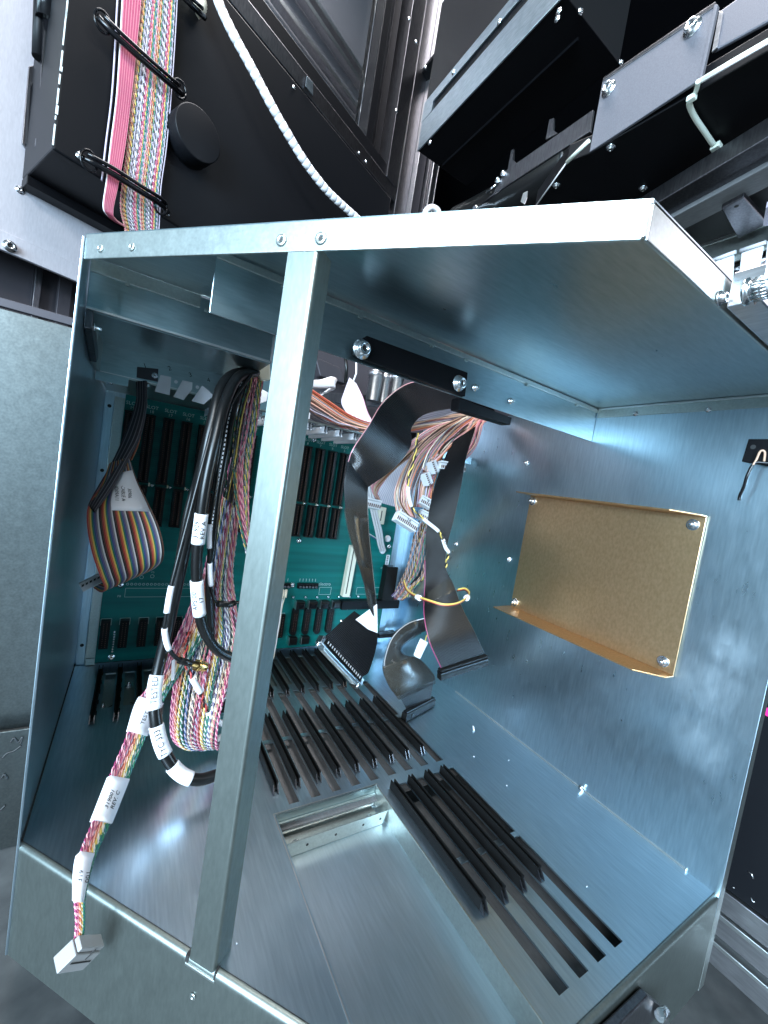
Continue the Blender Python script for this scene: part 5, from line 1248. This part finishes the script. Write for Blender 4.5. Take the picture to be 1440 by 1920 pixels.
# --- bright panel behind the housing
wpn = thing('bright_panel', 'bright silver white sheet panel behind the black housing at the left edge', 'panel', md(-0.2, 0.22, 0.66))
ZB = 0.5649
dbox(MB(), -0.60, 0.30, 0.292, 0.296, ZB, 1.5).build('sheet', 'white_panel', wpn, bevel=0.0006)
dbox(MB(), -0.60, 0.30, 0.288, 0.2919, ZB, ZB + 0.028).build('lower_fold', 'white_panel', wpn, bevel=0.001)
dbox(MB(), -0.60, -0.115, 0.284, 0.2919, 0.80, 1.5).build('edge_strip', 'galv_lip', wpn, bevel=0.001)
put('pan_screw', SCREW, wpn, (-0.1544, 0.2511, 0.6641), -N1, 0.3, 0.95)
put('socket_screw', HEX, wpn, (-0.1583, 0.245, 0.5743), -N1, 0.3, 1.15)
rc = thing('recess_panel', 'dark grey recessed wall with a narrow pillar below the bright panel', 'panel', md(-0.1, 0.30, 0.3))
dbox(MB(), -0.6, 0.5, 0.360, 0.365, 0.20, 0.80).build('recess_wall', 'grey_purple', rc)
t_ = 0.0033
dbox(MB(), t_ - 0.004, t_ + 0.006, 0.348, 0.3599, 0.2, 0.75).build('pillar', 'alu_dark', rc, bevel=0.001)
dbox(MB(), t_ + 0.03, t_ + 0.05, 0.350, 0.3599, 0.2, 0.75).build('pillar', 'grey_purple', rc, bevel=0.001)

# --- galvanised plates left of the cage
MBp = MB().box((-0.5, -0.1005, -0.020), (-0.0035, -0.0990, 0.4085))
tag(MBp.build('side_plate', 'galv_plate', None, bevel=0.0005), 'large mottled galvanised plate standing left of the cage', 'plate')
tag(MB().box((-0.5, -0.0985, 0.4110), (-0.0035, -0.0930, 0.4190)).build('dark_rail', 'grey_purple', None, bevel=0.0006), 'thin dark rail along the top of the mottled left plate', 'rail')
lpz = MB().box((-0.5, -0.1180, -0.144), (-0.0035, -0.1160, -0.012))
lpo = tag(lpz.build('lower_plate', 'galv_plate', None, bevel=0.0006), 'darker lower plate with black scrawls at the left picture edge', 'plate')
for q in ([(-0.0377, -0.1188, -0.0239), (-0.0356, -0.1188, -0.0196), (-0.0318, -0.1188, -0.0251), (-0.0288, -0.1188, -0.0198), (-0.0299, -0.1188, -0.0279)], [(-0.0432, -0.1188, -0.0401), (-0.0394, -0.1188, -0.0352), (-0.0345, -0.1188, -0.0339), (-0.0289, -0.1188, -0.0292)], [(-0.0405, -0.1188, -0.0984), (-0.0367, -0.1188, -0.0936)], [(-0.0423, -0.1188, -0.0625), (-0.0402, -0.1188, -0.0584), (-0.0372, -0.1188, -0.065)]):
    MB().tube(catmull(q, 6), 0.0009, 5).build('scrawl', 'ink', lpo)

# --- ribbon harness on the housing, held by two black clamp rods
ph = thing('pink_ribbon_cable', 'pink flat ribbon cable running down the black housing', 'ribbon cable', (-0.0251, 0.1418, 0.7907))
PKR = [((-0.0421, 0.1322, 0.9457), (-0.0213, 0.1412, 0.9697)), ((-0.04, 0.1331, 0.8985), (-0.0201, 0.1417, 0.92)), ((-0.0373, 0.1343, 0.8439), (-0.0195, 0.142, 0.8615)), ((-0.0356, 0.135, 0.787), (-0.0193, 0.1421, 0.8003)), ((-0.0361, 0.1326, 0.7261), (-0.0196, 0.1398, 0.7359)), ((-0.0358, 0.1284, 0.6717), (-0.0223, 0.1343, 0.6773)), ((-0.0362, 0.126, 0.6367), (-0.0247, 0.131, 0.6363)), ((-0.0319, 0.1322, 0.6289), (-0.0203, 0.1373, 0.629)), ((-0.0227, 0.145, 0.6292), (-0.0093, 0.1508, 0.6301))]
ribbon('ribbon', PKR, 26, ['hotpink', 'pink', 'hotpink', 'rose'], ph, th=0.0010, sub=8)
MB().tube(catmull([a for a, b in PKR], 8), 0.0011, 6).build('edge_wire', 'w_white', ph)
MB().tube(catmull([V(a) - D1 * 0.004 + N1 * 0.006 for a, b in PKR[:6]], 8), 0.0013, 6).build('edge_wire', 'w_lilac', ph)
hh = thing('twisted_pair_cable', 'wide rainbow twisted pair cable strapped down the black housing', 'wire bundle', (0.0098, 0.1569, 0.822), 'twisted pair cables')
HR_ = [((-0.0214, 0.1433, 0.9715), (0.0178, 0.1604, 1.0165)), ((-0.0203, 0.1438, 0.9216), (0.0213, 0.1619, 0.9664)), ((-0.0197, 0.1441, 0.8631), (0.0245, 0.1633, 0.9053)), ((-0.019, 0.1444, 0.8036), (0.0271, 0.1645, 0.8416)), ((-0.0184, 0.1447, 0.7433), (0.0284, 0.165, 0.7754)), ((-0.0185, 0.1446, 0.6894), (0.0274, 0.1646, 0.7155)), ((-0.0175, 0.1461, 0.6517), (0.0302, 0.1669, 0.6765)), ((-0.0097, 0.1517, 0.6264), (0.0321, 0.1699, 0.6451)), ((-0.0056, 0.1568, 0.5981), (0.0355, 0.1747, 0.6145))]
twisted('pairs', HR_, 34, [('rose', 'tan'), ('brown', 'tan'), ('orange', 'tan'), ('yellow', 'brown'), ('green', 'grey'), ('grey', 'lilac'), ('dkgrey', 'lilac'), ('lilac', 'dkgrey'), ('grey', 'white'), ('dkgrey', 'lilac'), ('magenta', 'white'), ('rose', 'magenta'), ('rose', 'pink'), ('orange', 'yellow'), ('green', 'teal'), ('teal', 'lilac'), ('lilac', 'grey')], hh, r=0.00090, turns=40, amp=0.0009, wob=0.0004, sub=8)
MB().tube(catmull([V(b) + D1 * 0.003 for a, b in HR_], 6), 0.0009, 6).build('edge_wire', 'w_lilac', hh)
def clamp_rod(label, st, loops):
    t = thing('clamp_rod', label, 'cable clamp', st[0], 'black clamp rods on the housing')
    MB().tube(catmull(st, 8), 0.0042, 10).build('rod', 'black_gloss', t)
    MB().tube([V(p) - N1 * 0.004 + V(0, 0, 0.006) for p in catmull(st, 8)][4:-4], 0.0028, 8).build('strap', 'black_gloss', t)
    for p in loops:
        p = V(p)
        ring_ = [p + D1 * (0.010 * math.cos(a)) + V(0, 0, 1) * (0.013 * math.sin(a)) - N1 * 0.002 for a in [k * 0.4 for k in range(17)]]
        MB().tube(ring_, 0.0018, 6).build('end_loop', 'black_gloss', t)
    return t
clamp_rod('upper black clamp rod strapped across the rainbow cable on the housing', [(-0.0638, 0.1205, 0.8697), (-0.0501, 0.1178, 0.8611), (-0.0278, 0.121, 0.8556), (0.0021, 0.134, 0.856), (0.0287, 0.152, 0.8617), (0.044, 0.1674, 0.8694)], [(-0.0587, 0.1206, 0.8664), (0.039, 0.1631, 0.8697)])
clamp_rod('lower black clamp rod strapped across the rainbow cable on the housing', [(-0.066, 0.1196, 0.6844), (-0.0514, 0.1151, 0.681), (-0.0265, 0.1193, 0.6805), (0.0045, 0.1328, 0.6809), (0.0318, 0.1512, 0.6845), (0.0431, 0.167, 0.6844)], [(-0.0571, 0.1169, 0.6819), (0.032, 0.1557, 0.6836)])
ck = clamp_rod('short black clamp rod at the top picture edge, right of the rainbow cable', [(0.023, 0.1583, 1.0016), (0.0348, 0.1569, 0.995), (0.049, 0.1631, 0.9964), (0.0622, 0.1753, 1.0042)], [])
cs = thing('coiled_cable_end', 'small cream striped cable stub beside the clamp rod at the top edge', 'cable', (0.0489, 0.1739, 1.0202))
MB().tube(catmull([(0.0319, 0.1665, 1.0405), (0.0457, 0.1704, 1.0307), (0.0533, 0.1737, 1.0231), (0.0546, 0.1764, 1.0151), (0.048, 0.1801, 1.0072)], 8), lambda i: 0.0085 + 0.0008 * (i % 2), 12).build('stub', 'w_cream', cs)

# --- white spiral-wrapped cable
sw = thing('spiral_wrap_cable', 'white spiral wrapped cable hanging diagonally across the black housing', 'cable', (0.2556, 0.242, 0.935))
SWP = [(0.0643, 0.1697, 1.0598), (0.0809, 0.1715, 1.033), (0.1048, 0.1764, 1.0106), (0.1419, 0.1838, 0.9839), (0.1827, 0.1939, 0.955), (0.222, 0.2056, 0.9323), (0.2643, 0.2185, 0.9116), (0.3204, 0.2353, 0.8952), (0.3766, 0.251, 0.8907), (0.4414, 0.2683, 0.8869), (0.5164, 0.2899, 0.877)]
pp = catmull(SWP, 12)
b = MB(); seg_l = 0.0; lens = [0.0]
for i in range(1, len(pp)):
    lens.append(lens[-1] + (pp[i] - pp[i - 1]).length)
tot = lens[-1]; nseg = int(tot / 0.0125); fine = []
def at_len(d):
    import bisect
    i = max(1, min(len(lens) - 1, bisect.bisect_left(lens, d)))
    t = (d - lens[i - 1]) / max(1e-9, lens[i] - lens[i - 1])
    return pp[i - 1].lerp(pp[i], t)
rads = []
for k in range(nseg):
    for q, rr_ in ((0.0, 0.0071), (0.05, 0.0077), (0.5, 0.0078), (0.95, 0.0077)):
        fine.append(at_len(tot * (k + q) / nseg)); rads.append(rr_ * (1 + 0.02 * math.sin(k * 1.7)))
b.tube(fine, lambda i: rads[i], 14)
b.build('spiral_wrap', 'white_plastic', sw)

# --- window above the housing
wf = thing('window_door', 'dark framed glazed door beyond the housing, top centre', 'window', md(0.4, 0.16, 1.08))
dbox(MB(), -0.04, 0.69, 0.1515, 0.185, 1.0835, 1.1180).build('bottom_rail', 'alu_dark', wf, bevel=0.0015)
dbox(MB(), -0.04, 0.69, 0.1550, 0.190, 1.1180, 1.1500).build('inner_rail', 'black', wf, bevel=0.001)
dbox(MB(), -0.04, 0.55, 0.1900, 0.194, 1.1500, 1.70).build('pane', 'glass', wf)
for t0, t1, o0, mt in ((0.552, 0.575, 0.160, 'black'), (0.580, 0.592, 0.166, 'alu_dark'), (0.597, 0.625, 0.175, 'black'), (0.640, 0.690, 0.150, 'alu_dark')):
    dbox(MB(), t0, t1, o0, 0.21, 1.1180, 1.75).build('stile', mt, wf, bevel=0.001)
put('pan_screw', SCREW, wf, (0.4227, 0.3474, 1.0922), -N1, 0.3, 0.6)
put('pan_screw', SCREW, wf, (0.4483, 0.3585, 1.0923), -N1, 0.3, 0.6)
MB().prism([(0.2564, 0.274, 1.1102), (0.2728, 0.2811, 1.1132), (0.2771, 0.283, 1.0904), (0.2571, 0.2743, 1.091)], -N1 * 0.002).build('catch', 'blue_steel', wf, bevel=0.0004)
wi = thing('window_interior', 'grey interior wall with pale rails seen through the glazed door', 'panel', md(0.4, 0.7, 1.1))
dbox(MB(), -0.3, 1.2, 0.70, 0.71, 0.9, 2.6).build('interior_wall', 'lavender', wi)
for z in (1.66, 1.70, 1.765, 1.86, 1.90):
    dbox(MB(), -0.2, 1.0, 0.66, 0.69, z, z + 0.016).build('interior_rail', 'alu', wi, bevel=0.002)
dbox(MB(), 0.62, 0.74, 0.63, 0.65, 1.52, 1.66).build('interior_box', 'alu', wi, bevel=0.002)

# --- extrusion column at the end of the housing
ec = thing('frame_column', 'dark aluminium extrusion column right of the housing', 'column', md(0.75, 0.15, 0.3))
dbox(MB(), 0.694, 0.745, 0.150, 0.22, 0.2, 2.4).build('column_side', 'alu_dark', ec, bevel=0.002)
dbox(MB(), 0.749, 0.785, 0.135, 0.20, 0.2, 2.4).build('column_core', 'grey_purple', ec, bevel=0.002)
dbox(MB(), 0.7455, 0.7485, 0.134, 0.20, 0.2, 2.4).build('column_edge', 'alu', ec, bevel=0.0008)
dbox(MB(), 0.789, 0.800, 0.125, 0.19, 0.2, 2.4).build('column_rib', 'alu_dark', ec, bevel=0.001)
dbox(MB(), 0.803, 0.808, 0.120, 0.19, 0.2, 2.4).build('column_edge', 'alu', ec, bevel=0.0008)
dbox(MB(), 0.816, 0.832, 0.125, 0.19, 0.2, 1.35).build('column_rib', 'alu', ec, bevel=0.001)
dbox(MB(), 0.838, 0.842, 0.125, 0.19, 0.2, 1.35).build('column_edge', 'alu', ec, bevel=0.0008)
for u in ((0.5148, 0.3694, 1.2603), (0.5107, 0.3671, 1.4774), (0.5894, 0.3871, 1.4278), (0.5389, 0.3652, 1.4398)):
    put('pan_screw', SCREW, ec, u, -N1, 0.2, 0.9)

# --- black enclosure walls far right and behind
rw = thing('machine_enclosure', 'black enclosure walls filling the dark upper right background', 'enclosure', (1.0, 0.6, -0.14))
MB().box((0.78, 0.90, -0.14), (2.4, 0.91, 2.9)).build('rear_panel', 'black', rw)
MB().box((1.30, -0.45, 0.30), (1.31, 0.90, 2.9)).build('side_panel', 'black', rw)
MB().box((0.60, -0.3, 1.45), (1.30, 0.9, 1.46)).build('roof_panel', 'black', rw)

# --- first beam: channel running back, upper centre right
b1_ = thing('steel_channel', 'blue grey steel channel with dark underside, upper right', 'beam', (0.45, -0.1, 0.9))
MB().box((0.4115, -0.2655, 0.9000), (0.5285, 0.0300, 1.15)).build('channel_body', 'black', b1_, bevel=0.001)
MB().box((0.4090, -0.2660, 0.8990), (0.4114, 0.0300, 0.9480)).build('side_face', 'blue_steel', b1_, bevel=0.0006)
MB().box((0.4085, -0.2660, 0.9640), (0.4114, 0.0300, 0.9820)).build('side_strip', 'blue_steel', b1_, bevel=0.0006)
MB().box((0.4085, 0.0000, 0.9480), (0.4114, 0.0300, 0.9640)).build('side_web', 'blue_steel', b1_)
MB().box((0.4600, -0.2500, 0.8955), (0.4620, 0.0200, 0.9000)).build('under_rib', 'black', b1_)
for u in ((0.4088, -0.2615, 0.8747), (0.4088, -0.262, 0.8826), (0.4088, -0.0106, 0.8886), (0.4083, -0.1501, 0.9645), (0.4083, -0.0505, 0.9724)):
    put('pan_screw', SCREW, b1_, u, (-1, 0, 0), 0.3, 0.62)
for u in ((0.4394, -0.266, 0.9008), (0.5305, -0.266, 0.9016)):
    put('pan_screw', SCREW, b1_, u, (0, -1, 0), 0.3, 0.7)

# --- toothed bar
tb = thing('toothed_bar', 'grey black bar with two small fins behind the slab, right of centre', 'bar', (0.47, -0.2, 0.72))
MB().prism([(0.47, -0.1024, 0.7743), (0.47, -0.1247, 0.7777), (0.47, -0.1412, 0.8006), (0.47, -0.2853, 0.7937), (0.47, -0.2864, 0.7674), (0.47, -0.1462, 0.7744)], (0.004, 0, 0)).build('bar', 'alu_dark', tb, bevel=0.0006)
for q in ([(0.4705, -0.1483, 0.8), (0.4705, -0.1481, 0.8279), (0.4705, -0.1534, 0.827), (0.4705, -0.1565, 0.8092), (0.4705, -0.1673, 0.7969)], [(0.4705, -0.215, 0.8019), (0.4705, -0.2153, 0.8282), (0.4705, -0.2226, 0.8255), (0.4705, -0.2256, 0.8077), (0.4705, -0.2351, 0.7976)]):
    MB().prism(q, (0.003, 0, 0)).build('fin', 'alu_dark', tb)
for u in ((0.469, -0.1322, 0.7924), (0.469, -0.1418, 0.7974)):
    put('pan_screw', SCREW, tb, u, (-0.8, -0.4, 0.2), 0.3, 0.9)
MB().tube([(0.468, -0.13, 0.7867), (0.468, -0.1102, 0.7841)], 0.0016, 8).build('pin', 'zinc', tb)
dk = MB().tube(catmull([(0.5, -0.0048, 0.7993), (0.5, -0.0885, 0.7855), (0.5, -0.1775, 0.7747), (0.5, -0.2474, 0.7723)], 8), 0.028, 20)
tag(dk.build('dark_hose', 'black_rubber', None), 'thick matt black hose between toothed bar and slab', 'hose')
tag(MB().prism([(0.468, -0.19, 0.7312), (0.468, -0.1924, 0.7417), (0.468, -0.2001, 0.7407), (0.468, -0.2012, 0.7314), (0.468, -0.1983, 0.7234)], (0.001, 0, 0)).build('reflective_tag', 'steel_edge', None), 'small bright oval tag on the dark hose', 'tag')

# --- slab with grey side plate
sb = thing('overhead_slab', 'black overhead slab seen from below with a grey bolted side plate, upper right', 'slab', (0.48, -0.4, 0.7))
MB().prism([(0.433, -0.3225, 0.7), (0.4462, -0.4787, 0.7), (0.5271, -0.4773, 0.7), (0.5565, -0.2953, 0.7), (0.4568, -0.2304, 0.7), (0.4258, -0.2989, 0.7)], (0, 0, 0.02)).build('slab', 'black', sb, bevel=0.0008)
MB().prism([(0.4325, -0.3222, 0.777), (0.4325, -0.3219, 0.7012), (0.4325, -0.4254, 0.7013), (0.4325, -0.4265, 0.763)], (0.003, 0, 0)).build('side_plate', 'lavender', sb, bevel=0.0006)
MB().prism([(0.4318, -0.3232, 0.7742), (0.4318, -0.323, 0.7782), (0.4318, -0.4271, 0.7655), (0.4318, -0.4271, 0.7611)], (0.004, 0, 0)).build('plate_edge', 'alu_dark', sb, bevel=0.0004)
MB().prism([(0.4312, -0.4254, 0.6996), (0.4312, -0.4281, 0.6976), (0.4312, -0.4298, 0.7601), (0.4312, -0.4266, 0.7629)], (0.004, 0, 0)).build('plate_edge', 'lavender', sb, bevel=0.0004)
for u, r_ in (((0.4325, -0.3328, 0.7594), 1.0), ((0.4325, -0.411, 0.7568), 1.0)):
    put('socket_screw', HEX, sb, u, (-1, 0, 0), 0.3, r_)
for u in ((0.4414, -0.3413, 0.6995), (0.4456, -0.271, 0.6995), (0.5211, -0.3364, 0.6995)):
    put('pan_screw', SCREW, sb, u, (0, 0, -1), 0.3, 0.8)
MB().tube([(0.4244, -0.3002, 0.6985), (0.4169, -0.3314, 0.6985)], 0.0022, 6).build('edge_strip', 'tie_cream', sb)
MB().tube([(0.4248, -0.2998, 0.699), (0.4396, -0.2686, 0.699), (0.4573, -0.2301, 0.699)], 0.0008, 6).build('edge_strip', 'w_white', sb)
MB().tube([(0.4321, -0.4276, 0.699), (0.4341, -0.4519, 0.699), (0.437, -0.4811, 0.699)], 0.0021, 8).build('edge_strip', 'tie_cream', sb)
MB().tube([(0.4321, -0.4278, 0.6975), (0.434, -0.4522, 0.6975), (0.4368, -0.4813, 0.6975)], 0.0012, 8).build('edge_strip', 'w_white', sb)
MB().prism([(0.5, -0.3961, 0.7926), (0.5, -0.3945, 0.8332), (0.5, -0.3967, 0.8333), (0.5, -0.4408, 0.8315), (0.5, -0.4488, 0.7827)], (0.004, 0, 0)).build('far_plate', 'lavender', sb, bevel=0.002)
MB().prism([(0.498, -0.3966, 0.7908), (0.498, -0.3959, 0.8316), (0.498, -0.4003, 0.8268), (0.498, -0.4013, 0.7922)], (0.002, 0, 0)).build('plate_edge', 'alu', sb, bevel=0.0004)
tie = thing('nylon_tie', 'pale nylon cable tie hanging on the slab underside, upper right', 'cable tie', (0.4588, -0.4177, 0.69))
MB().tube(catmull([(0.4281, -0.4276, 0.696), (0.4352, -0.4237, 0.696), (0.4405, -0.4192, 0.696), (0.4431, -0.4161, 0.696)], 6), 0.0020, 8).build('strap', 'tie_cream', tie)
MB().tube(catmull([(0.4396, -0.4172, 0.695), (0.4457, -0.4144, 0.695), (0.4616, -0.4127, 0.695), (0.4853, -0.4124, 0.695), (0.5068, -0.4121, 0.695)], 8), 0.0024, 8).build('strap', 'tie_cream', tie)
MB().obox((0.5101, -0.4133, 0.694), (0.0040, 0.0, 0), (0, 0.0042, 0), (0, 0, 0.0026)).build('tie_head', 'tie_cream', tie, bevel=0.0008)
MB().obox((0.4385, -0.419, 0.694), (0.0026, 0.0, 0), (0, 0.0036, 0), (0, 0, 0.0024)).build('tie_head', 'tie_cream', tie, bevel=0.0008)

# --- bar and slotted web to the right of the slab
db = thing('slotted_beam', 'dark grey beam with dark windows right of the top plate corner', 'beam', (0.5347, -0.4277, 0.66))
MB().prism([(0.5112, -0.3329, 0.66), (0.4858, -0.4857, 0.66), (0.5205, -0.485, 0.66), (0.5439, -0.3385, 0.66)], (0, 0, 0.02)).build('beam_flange', 'alu_dark', db, bevel=0.001)
MB().prism([(0.5376, -0.3418, 0.655), (0.5139, -0.4872, 0.655), (0.5419, -0.4884, 0.655), (0.5669, -0.3443, 0.655)], (0, 0, 0.015)).build('beam_web', 'dark_steel', db, bevel=0.001)
MB().prism([(0.5808, -0.3351, 0.665), (0.5547, -0.4912, 0.665), (0.7385, -0.4584, 0.665), (0.6759, -0.3543, 0.665)], (0, 0, 0.01)).build('web_plate', 'ink', db)
MB().prism([(0.5457, -0.4132, 0.65), (0.5417, -0.4333, 0.65), (0.6024, -0.4366, 0.65), (0.6108, -0.408, 0.65)], (0, 0, 0.006)).build('web_bridge', 'alu_dark', db, bevel=0.001)
put('drilled_hole', HOLE, db, (0.5512, -0.4247, 0.6498), (0, 0, -1), 0, 0.9)
MB().prism([(0.558, -0.4482, 0.64), (0.5522, -0.4632, 0.64), (0.5965, -0.4527, 0.64), (0.5869, -0.438, 0.64)], (0, 0, 0.006)).build('lilac_plate', 'w_lilac', db)

# --- terminal rail right of the top plate
tr = thing('terminal_rail', 'pale green grey terminal rail with white tabs at the right picture edge', 'terminal rail', (0.62, -0.4152, 0.6377))
MB().prism([(0.62, -0.3572, 0.6624), (0.62, -0.4482, 0.6597), (0.62, -0.4526, 0.6328), (0.62, -0.375, 0.6264)], (0.003, 0, 0)).build('rail_face', 'galv_lip', tr, bevel=0.0006)
MB().prism([(0.619, -0.3576, 0.6617), (0.619, -0.4485, 0.6591), (0.619, -0.4479, 0.6628), (0.619, -0.3569, 0.6661)], (0.006, 0, 0)).build('rail_edge', 'steel_edge', tr)
for q in ([(0.617, -0.3844, 0.636), (0.617, -0.4042, 0.6371), (0.617, -0.4081, 0.6084), (0.617, -0.4006, 0.5859), (0.617, -0.3903, 0.6019)], [(0.617, -0.4115, 0.6354), (0.617, -0.4313, 0.6369), (0.617, -0.4315, 0.6026), (0.617, -0.4232, 0.6007), (0.617, -0.4136, 0.6114)], [(0.617, -0.4337, 0.6395), (0.617, -0.4505, 0.6392), (0.617, -0.4595, 0.5678), (0.617, -0.4409, 0.5735)]):
    MB().prism(q, (0.003, 0, 0)).build('tab', 'white_plastic', tr, bevel=0.0008)
for q in ([(0.615, -0.3839, 0.6366), (0.615, -0.4068, 0.6377)], [(0.615, -0.4108, 0.6373), (0.615, -0.4336, 0.6374)]):
    MB().tube(q, 0.0022, 8).build('tab_roll', 'white_plastic', tr)
for k in range(4):
    MB().tube([V(p) + V(0, 0, -0.008 * k) for p in [(0.624, -0.3861, 0.6189), (0.624, -0.4532, 0.6229)]], 0.0035, 10).build('rod', 'zinc', tr)

# --- mounting bar with knurled screw on the right front lip
mbar = thing('mounting_bar', 'aluminium mounting bar with a knurled socket screw on the right front lip', 'mounting bar', (0.36, -0.55, 0.42))
MB().box((0.2880, -0.5545, 0.4155), (0.62, -0.5410, 0.4330)).build('bar', 'alu', mbar, bevel=0.0006)
hp = V((0.2702, -0.5545, 0.4122))
b = MB(); b.lathe([(0.0058, 0), (0.0058, 0.0012), (0.0046, 0.0014), (0.0046, 0.0030), (0.0049, 0.0032), (0.0049, 0.0090), (0.0044, 0.0097)], 20, 0, hp, (0, -1, 0))
for k in range(20):
    a_ = 2 * math.pi * k / 20
    b.cyl(hp + V(math.cos(a_) * 0.0049, -0.0035, math.sin(a_) * 0.0049), hp + V(math.cos(a_) * 0.0049, -0.0086, math.sin(a_) * 0.0049), 0.00035, 6)
b.build('knurled_screw', 'zinc', mbar)
MB().lathe([(0.0026, 0), (0.0026, 0.0002)], 6, 0, hp + V(0, -0.00975, 0), (0, -1, 0)).build('socket_recess', 'ink', mbar)
put('drilled_hole', HOLE, mbar, (0.2818, -0.5546, 0.4124), (0, -1, 0), 0, 0.7)
put('socket_screw', HEX, cage, (0.2825, -0.5395, 0.4185), (0, -1, 0), 0, 0.5)

# --- black panel and extrusion at lower right
tag(MB().box((0.560, -1.4, -0.028), (0.566, -0.05, 0.40)).build('black_side_panel', 'black_panel', None, bevel=0.0006), 'scratched black panel right of the cage wall', 'panel')
bsp = bpy.data.objects['black_side_panel']
for q in ([(0.5597, -0.5409, 0.0009), (0.5597, -0.5437, 0.0004), (0.5597, -0.5453, -0.0023)], [(0.5597, -0.5463, -0.0197), (0.5597, -0.5478, -0.0219), (0.5597, -0.5492, -0.021)], [(0.5597, -0.533, -0.0224), (0.5597, -0.5346, -0.022)]):
    MB().tube(q, 0.0005, 5).build('scratch', 'steel_edge', bsp)
MB().lathe([(0.004, 0), (0.004, 0.002)], 12, 0, (0.56, -0.5309, 0.1497), (-1, 0, 0)).build('magenta_cap', 'magenta', bsp)
ex = thing('extrusion_rail', 'silver aluminium extrusion rail at the lower right edge', 'rail', (0.58, -0.6, -0.1))
for z0, z1, xo, mt in ((-0.0490, -0.0290, 0.0, 'alu'), (-0.0515, -0.0490, 0.006, 'ink'), (-0.0560, -0.0515, -0.0015, 'steel_edge'), (-0.0740, -0.0560, 0.0015, 'alu'), (-0.0790, -0.0740, 0.008, 'ink'), (-0.0830, -0.0790, -0.0015, 'steel_edge'), (-0.1020, -0.0830, 0.0, 'alu')):
    MB().box((0.556 + xo, -1.4, z0), (0.60, -0.2, z1)).build('rail_band', mt, ex, bevel=0.0005)

# --- block and bolt below the front edge
fb = thing('latch_block', 'dark grey latch block with a silver bolt below the front edge', 'latch', (0.30, -0.56, -0.05))
MB().prism([(0.3671, -0.546, -0.0074), (0.4023, -0.546, -0.038), (0.3338, -0.546, -0.0346), (0.29, -0.546, -0.0044)], (0, 0.0055, 0)).build('block', 'alu_dark', fb, bevel=0.001)
MB().tube([(0.38, -0.55, -0.0249), (0.39, -0.55, -0.027)], lambda i: 0.0030, 12).build('bolt', 'zinc', fb)
MB().tube([(0.4011, -0.55, -0.0457), (0.3802, -0.55, -0.0219)], 0.0022, 12).build('bolt_shank', 'zinc', fb)

# --- parts of the machine seen through the opening under the valance
rp = thing('rear_plate', 'purple grey folded plate behind the cage, seen under the valance', 'panel', (0.4, 0.08, 0.4))
MB().prism([(0.24, 0.09, 0.5591), (0.4831, 0.09, 0.6002), (0.8076, 0.09, 0.5995), (0.8408, 0.09, 0.4733), (0.2667, 0.09, 0.3781)], (0, 0.004, 0)).build('plate', 'grey_purple', rp)
MB().prism([(0.2832, 0.05, 0.5018), (0.3353, 0.05, 0.4966), (0.3502, 0.05, 0.472), (0.2979, 0.05, 0.4719)], (0, 0.02, 0)).build('fold', 'grey_purple', rp, bevel=0.002)
MB().prism([(0.2947, 0.03, 0.4409), (0.3863, 0.03, 0.4596), (0.4683, 0.03, 0.468), (0.4714, 0.03, 0.4523), (0.2971, 0.03, 0.426)], (0, 0.01, 0)).build('cross_bar', 'alu_dark', rp, bevel=0.001)
MB().tube([(0.3241, 0.02, 0.5157), (0.3324, 0.02, 0.4908), (0.3347, 0.02, 0.4657)], 0.0032, 8).build('lead', 'black_rubber', rp)
MB().tube([(0.3477, 0.02, 0.5119), (0.352, 0.02, 0.4871), (0.3484, 0.02, 0.4712)], 0.0016, 8).build('lead', 'w_white', rp)
for k, u in enumerate(((0.3865, 0.01, 0.446), (0.4122, 0.02, 0.4494), (0.434, 0.015, 0.4542))):
    t = thing('chrome_spacer', ('leftmost bright cylinder behind the cage under the clamp bar', 'middle bright cylinder behind the cage under the clamp bar', 'rightmost bright cylinder behind the cage under the clamp bar')[k], 'spacer', u, 'bright cylinders behind the cage')
    r_ = (0.012, 0.009, 0.011)[k]
    MB().lathe([(r_, 0), (r_, 0.042), (r_ * 1.15, 0.0425), (r_ * 1.15, 0.052), (r_ * 0.8, 0.053)], 20, 0, u, (0, 0, 1)).build('barrel', 'alu', t)
# white stub over the top lip
ws = MB().tube(catmull([(0.3675, -0.1, 0.7068), (0.3697, -0.1, 0.7156), (0.3782, -0.1, 0.7236), (0.3883, -0.1, 0.7246), (0.3937, -0.1, 0.7193)], 8), 0.0042, 12)
tag(ws.build('white_stub', 'white_plastic', None), 'short white hose arch peeking over the top plate', 'hose')
tag(MB().tube(catmull([(0.4427, -0.12, 0.7426), (0.4676, -0.12, 0.7594), (0.4953, -0.12, 0.7696)], 8), 0.0045, 10).build('silver_ring', 'zinc', None), 'low silver ring edge peeking over the top plate near the hose', 'ring')

# specks of dust and swarf on the cage floor
rnd = random.Random(11); b = MB()
for k in range(18):
    x, y = rnd.uniform(0.02, 0.49), rnd.uniform(-0.52, -0.15)
    if (x - 0.0) * 0.2503 / 0.2109 + 0.2888 < -y + 0.01 or any(o_[0] - 0.004 < x < o_[1] + 0.004 and o_[2] < y < o_[3] for o_ in opens):
        continue
    r_ = rnd.uniform(0.00015, 0.0004); a_ = rnd.uniform(0, 3.1)
    dx, dy = V(math.cos(a_), math.sin(a_), 0) * r_ * rnd.uniform(1, 3), V(-math.sin(a_), math.cos(a_), 0) * r_
    b.obox((x, y, 0.0003), dx, dy, (0, 0, 0.0002))
b.build('dust_specks', 'white', None, kind='stuff')
bpy.data.objects['dust_specks']['label'] = 'scattered pale dust specks on the cage floor'
bpy.data.objects['dust_specks']['category'] = 'dust'
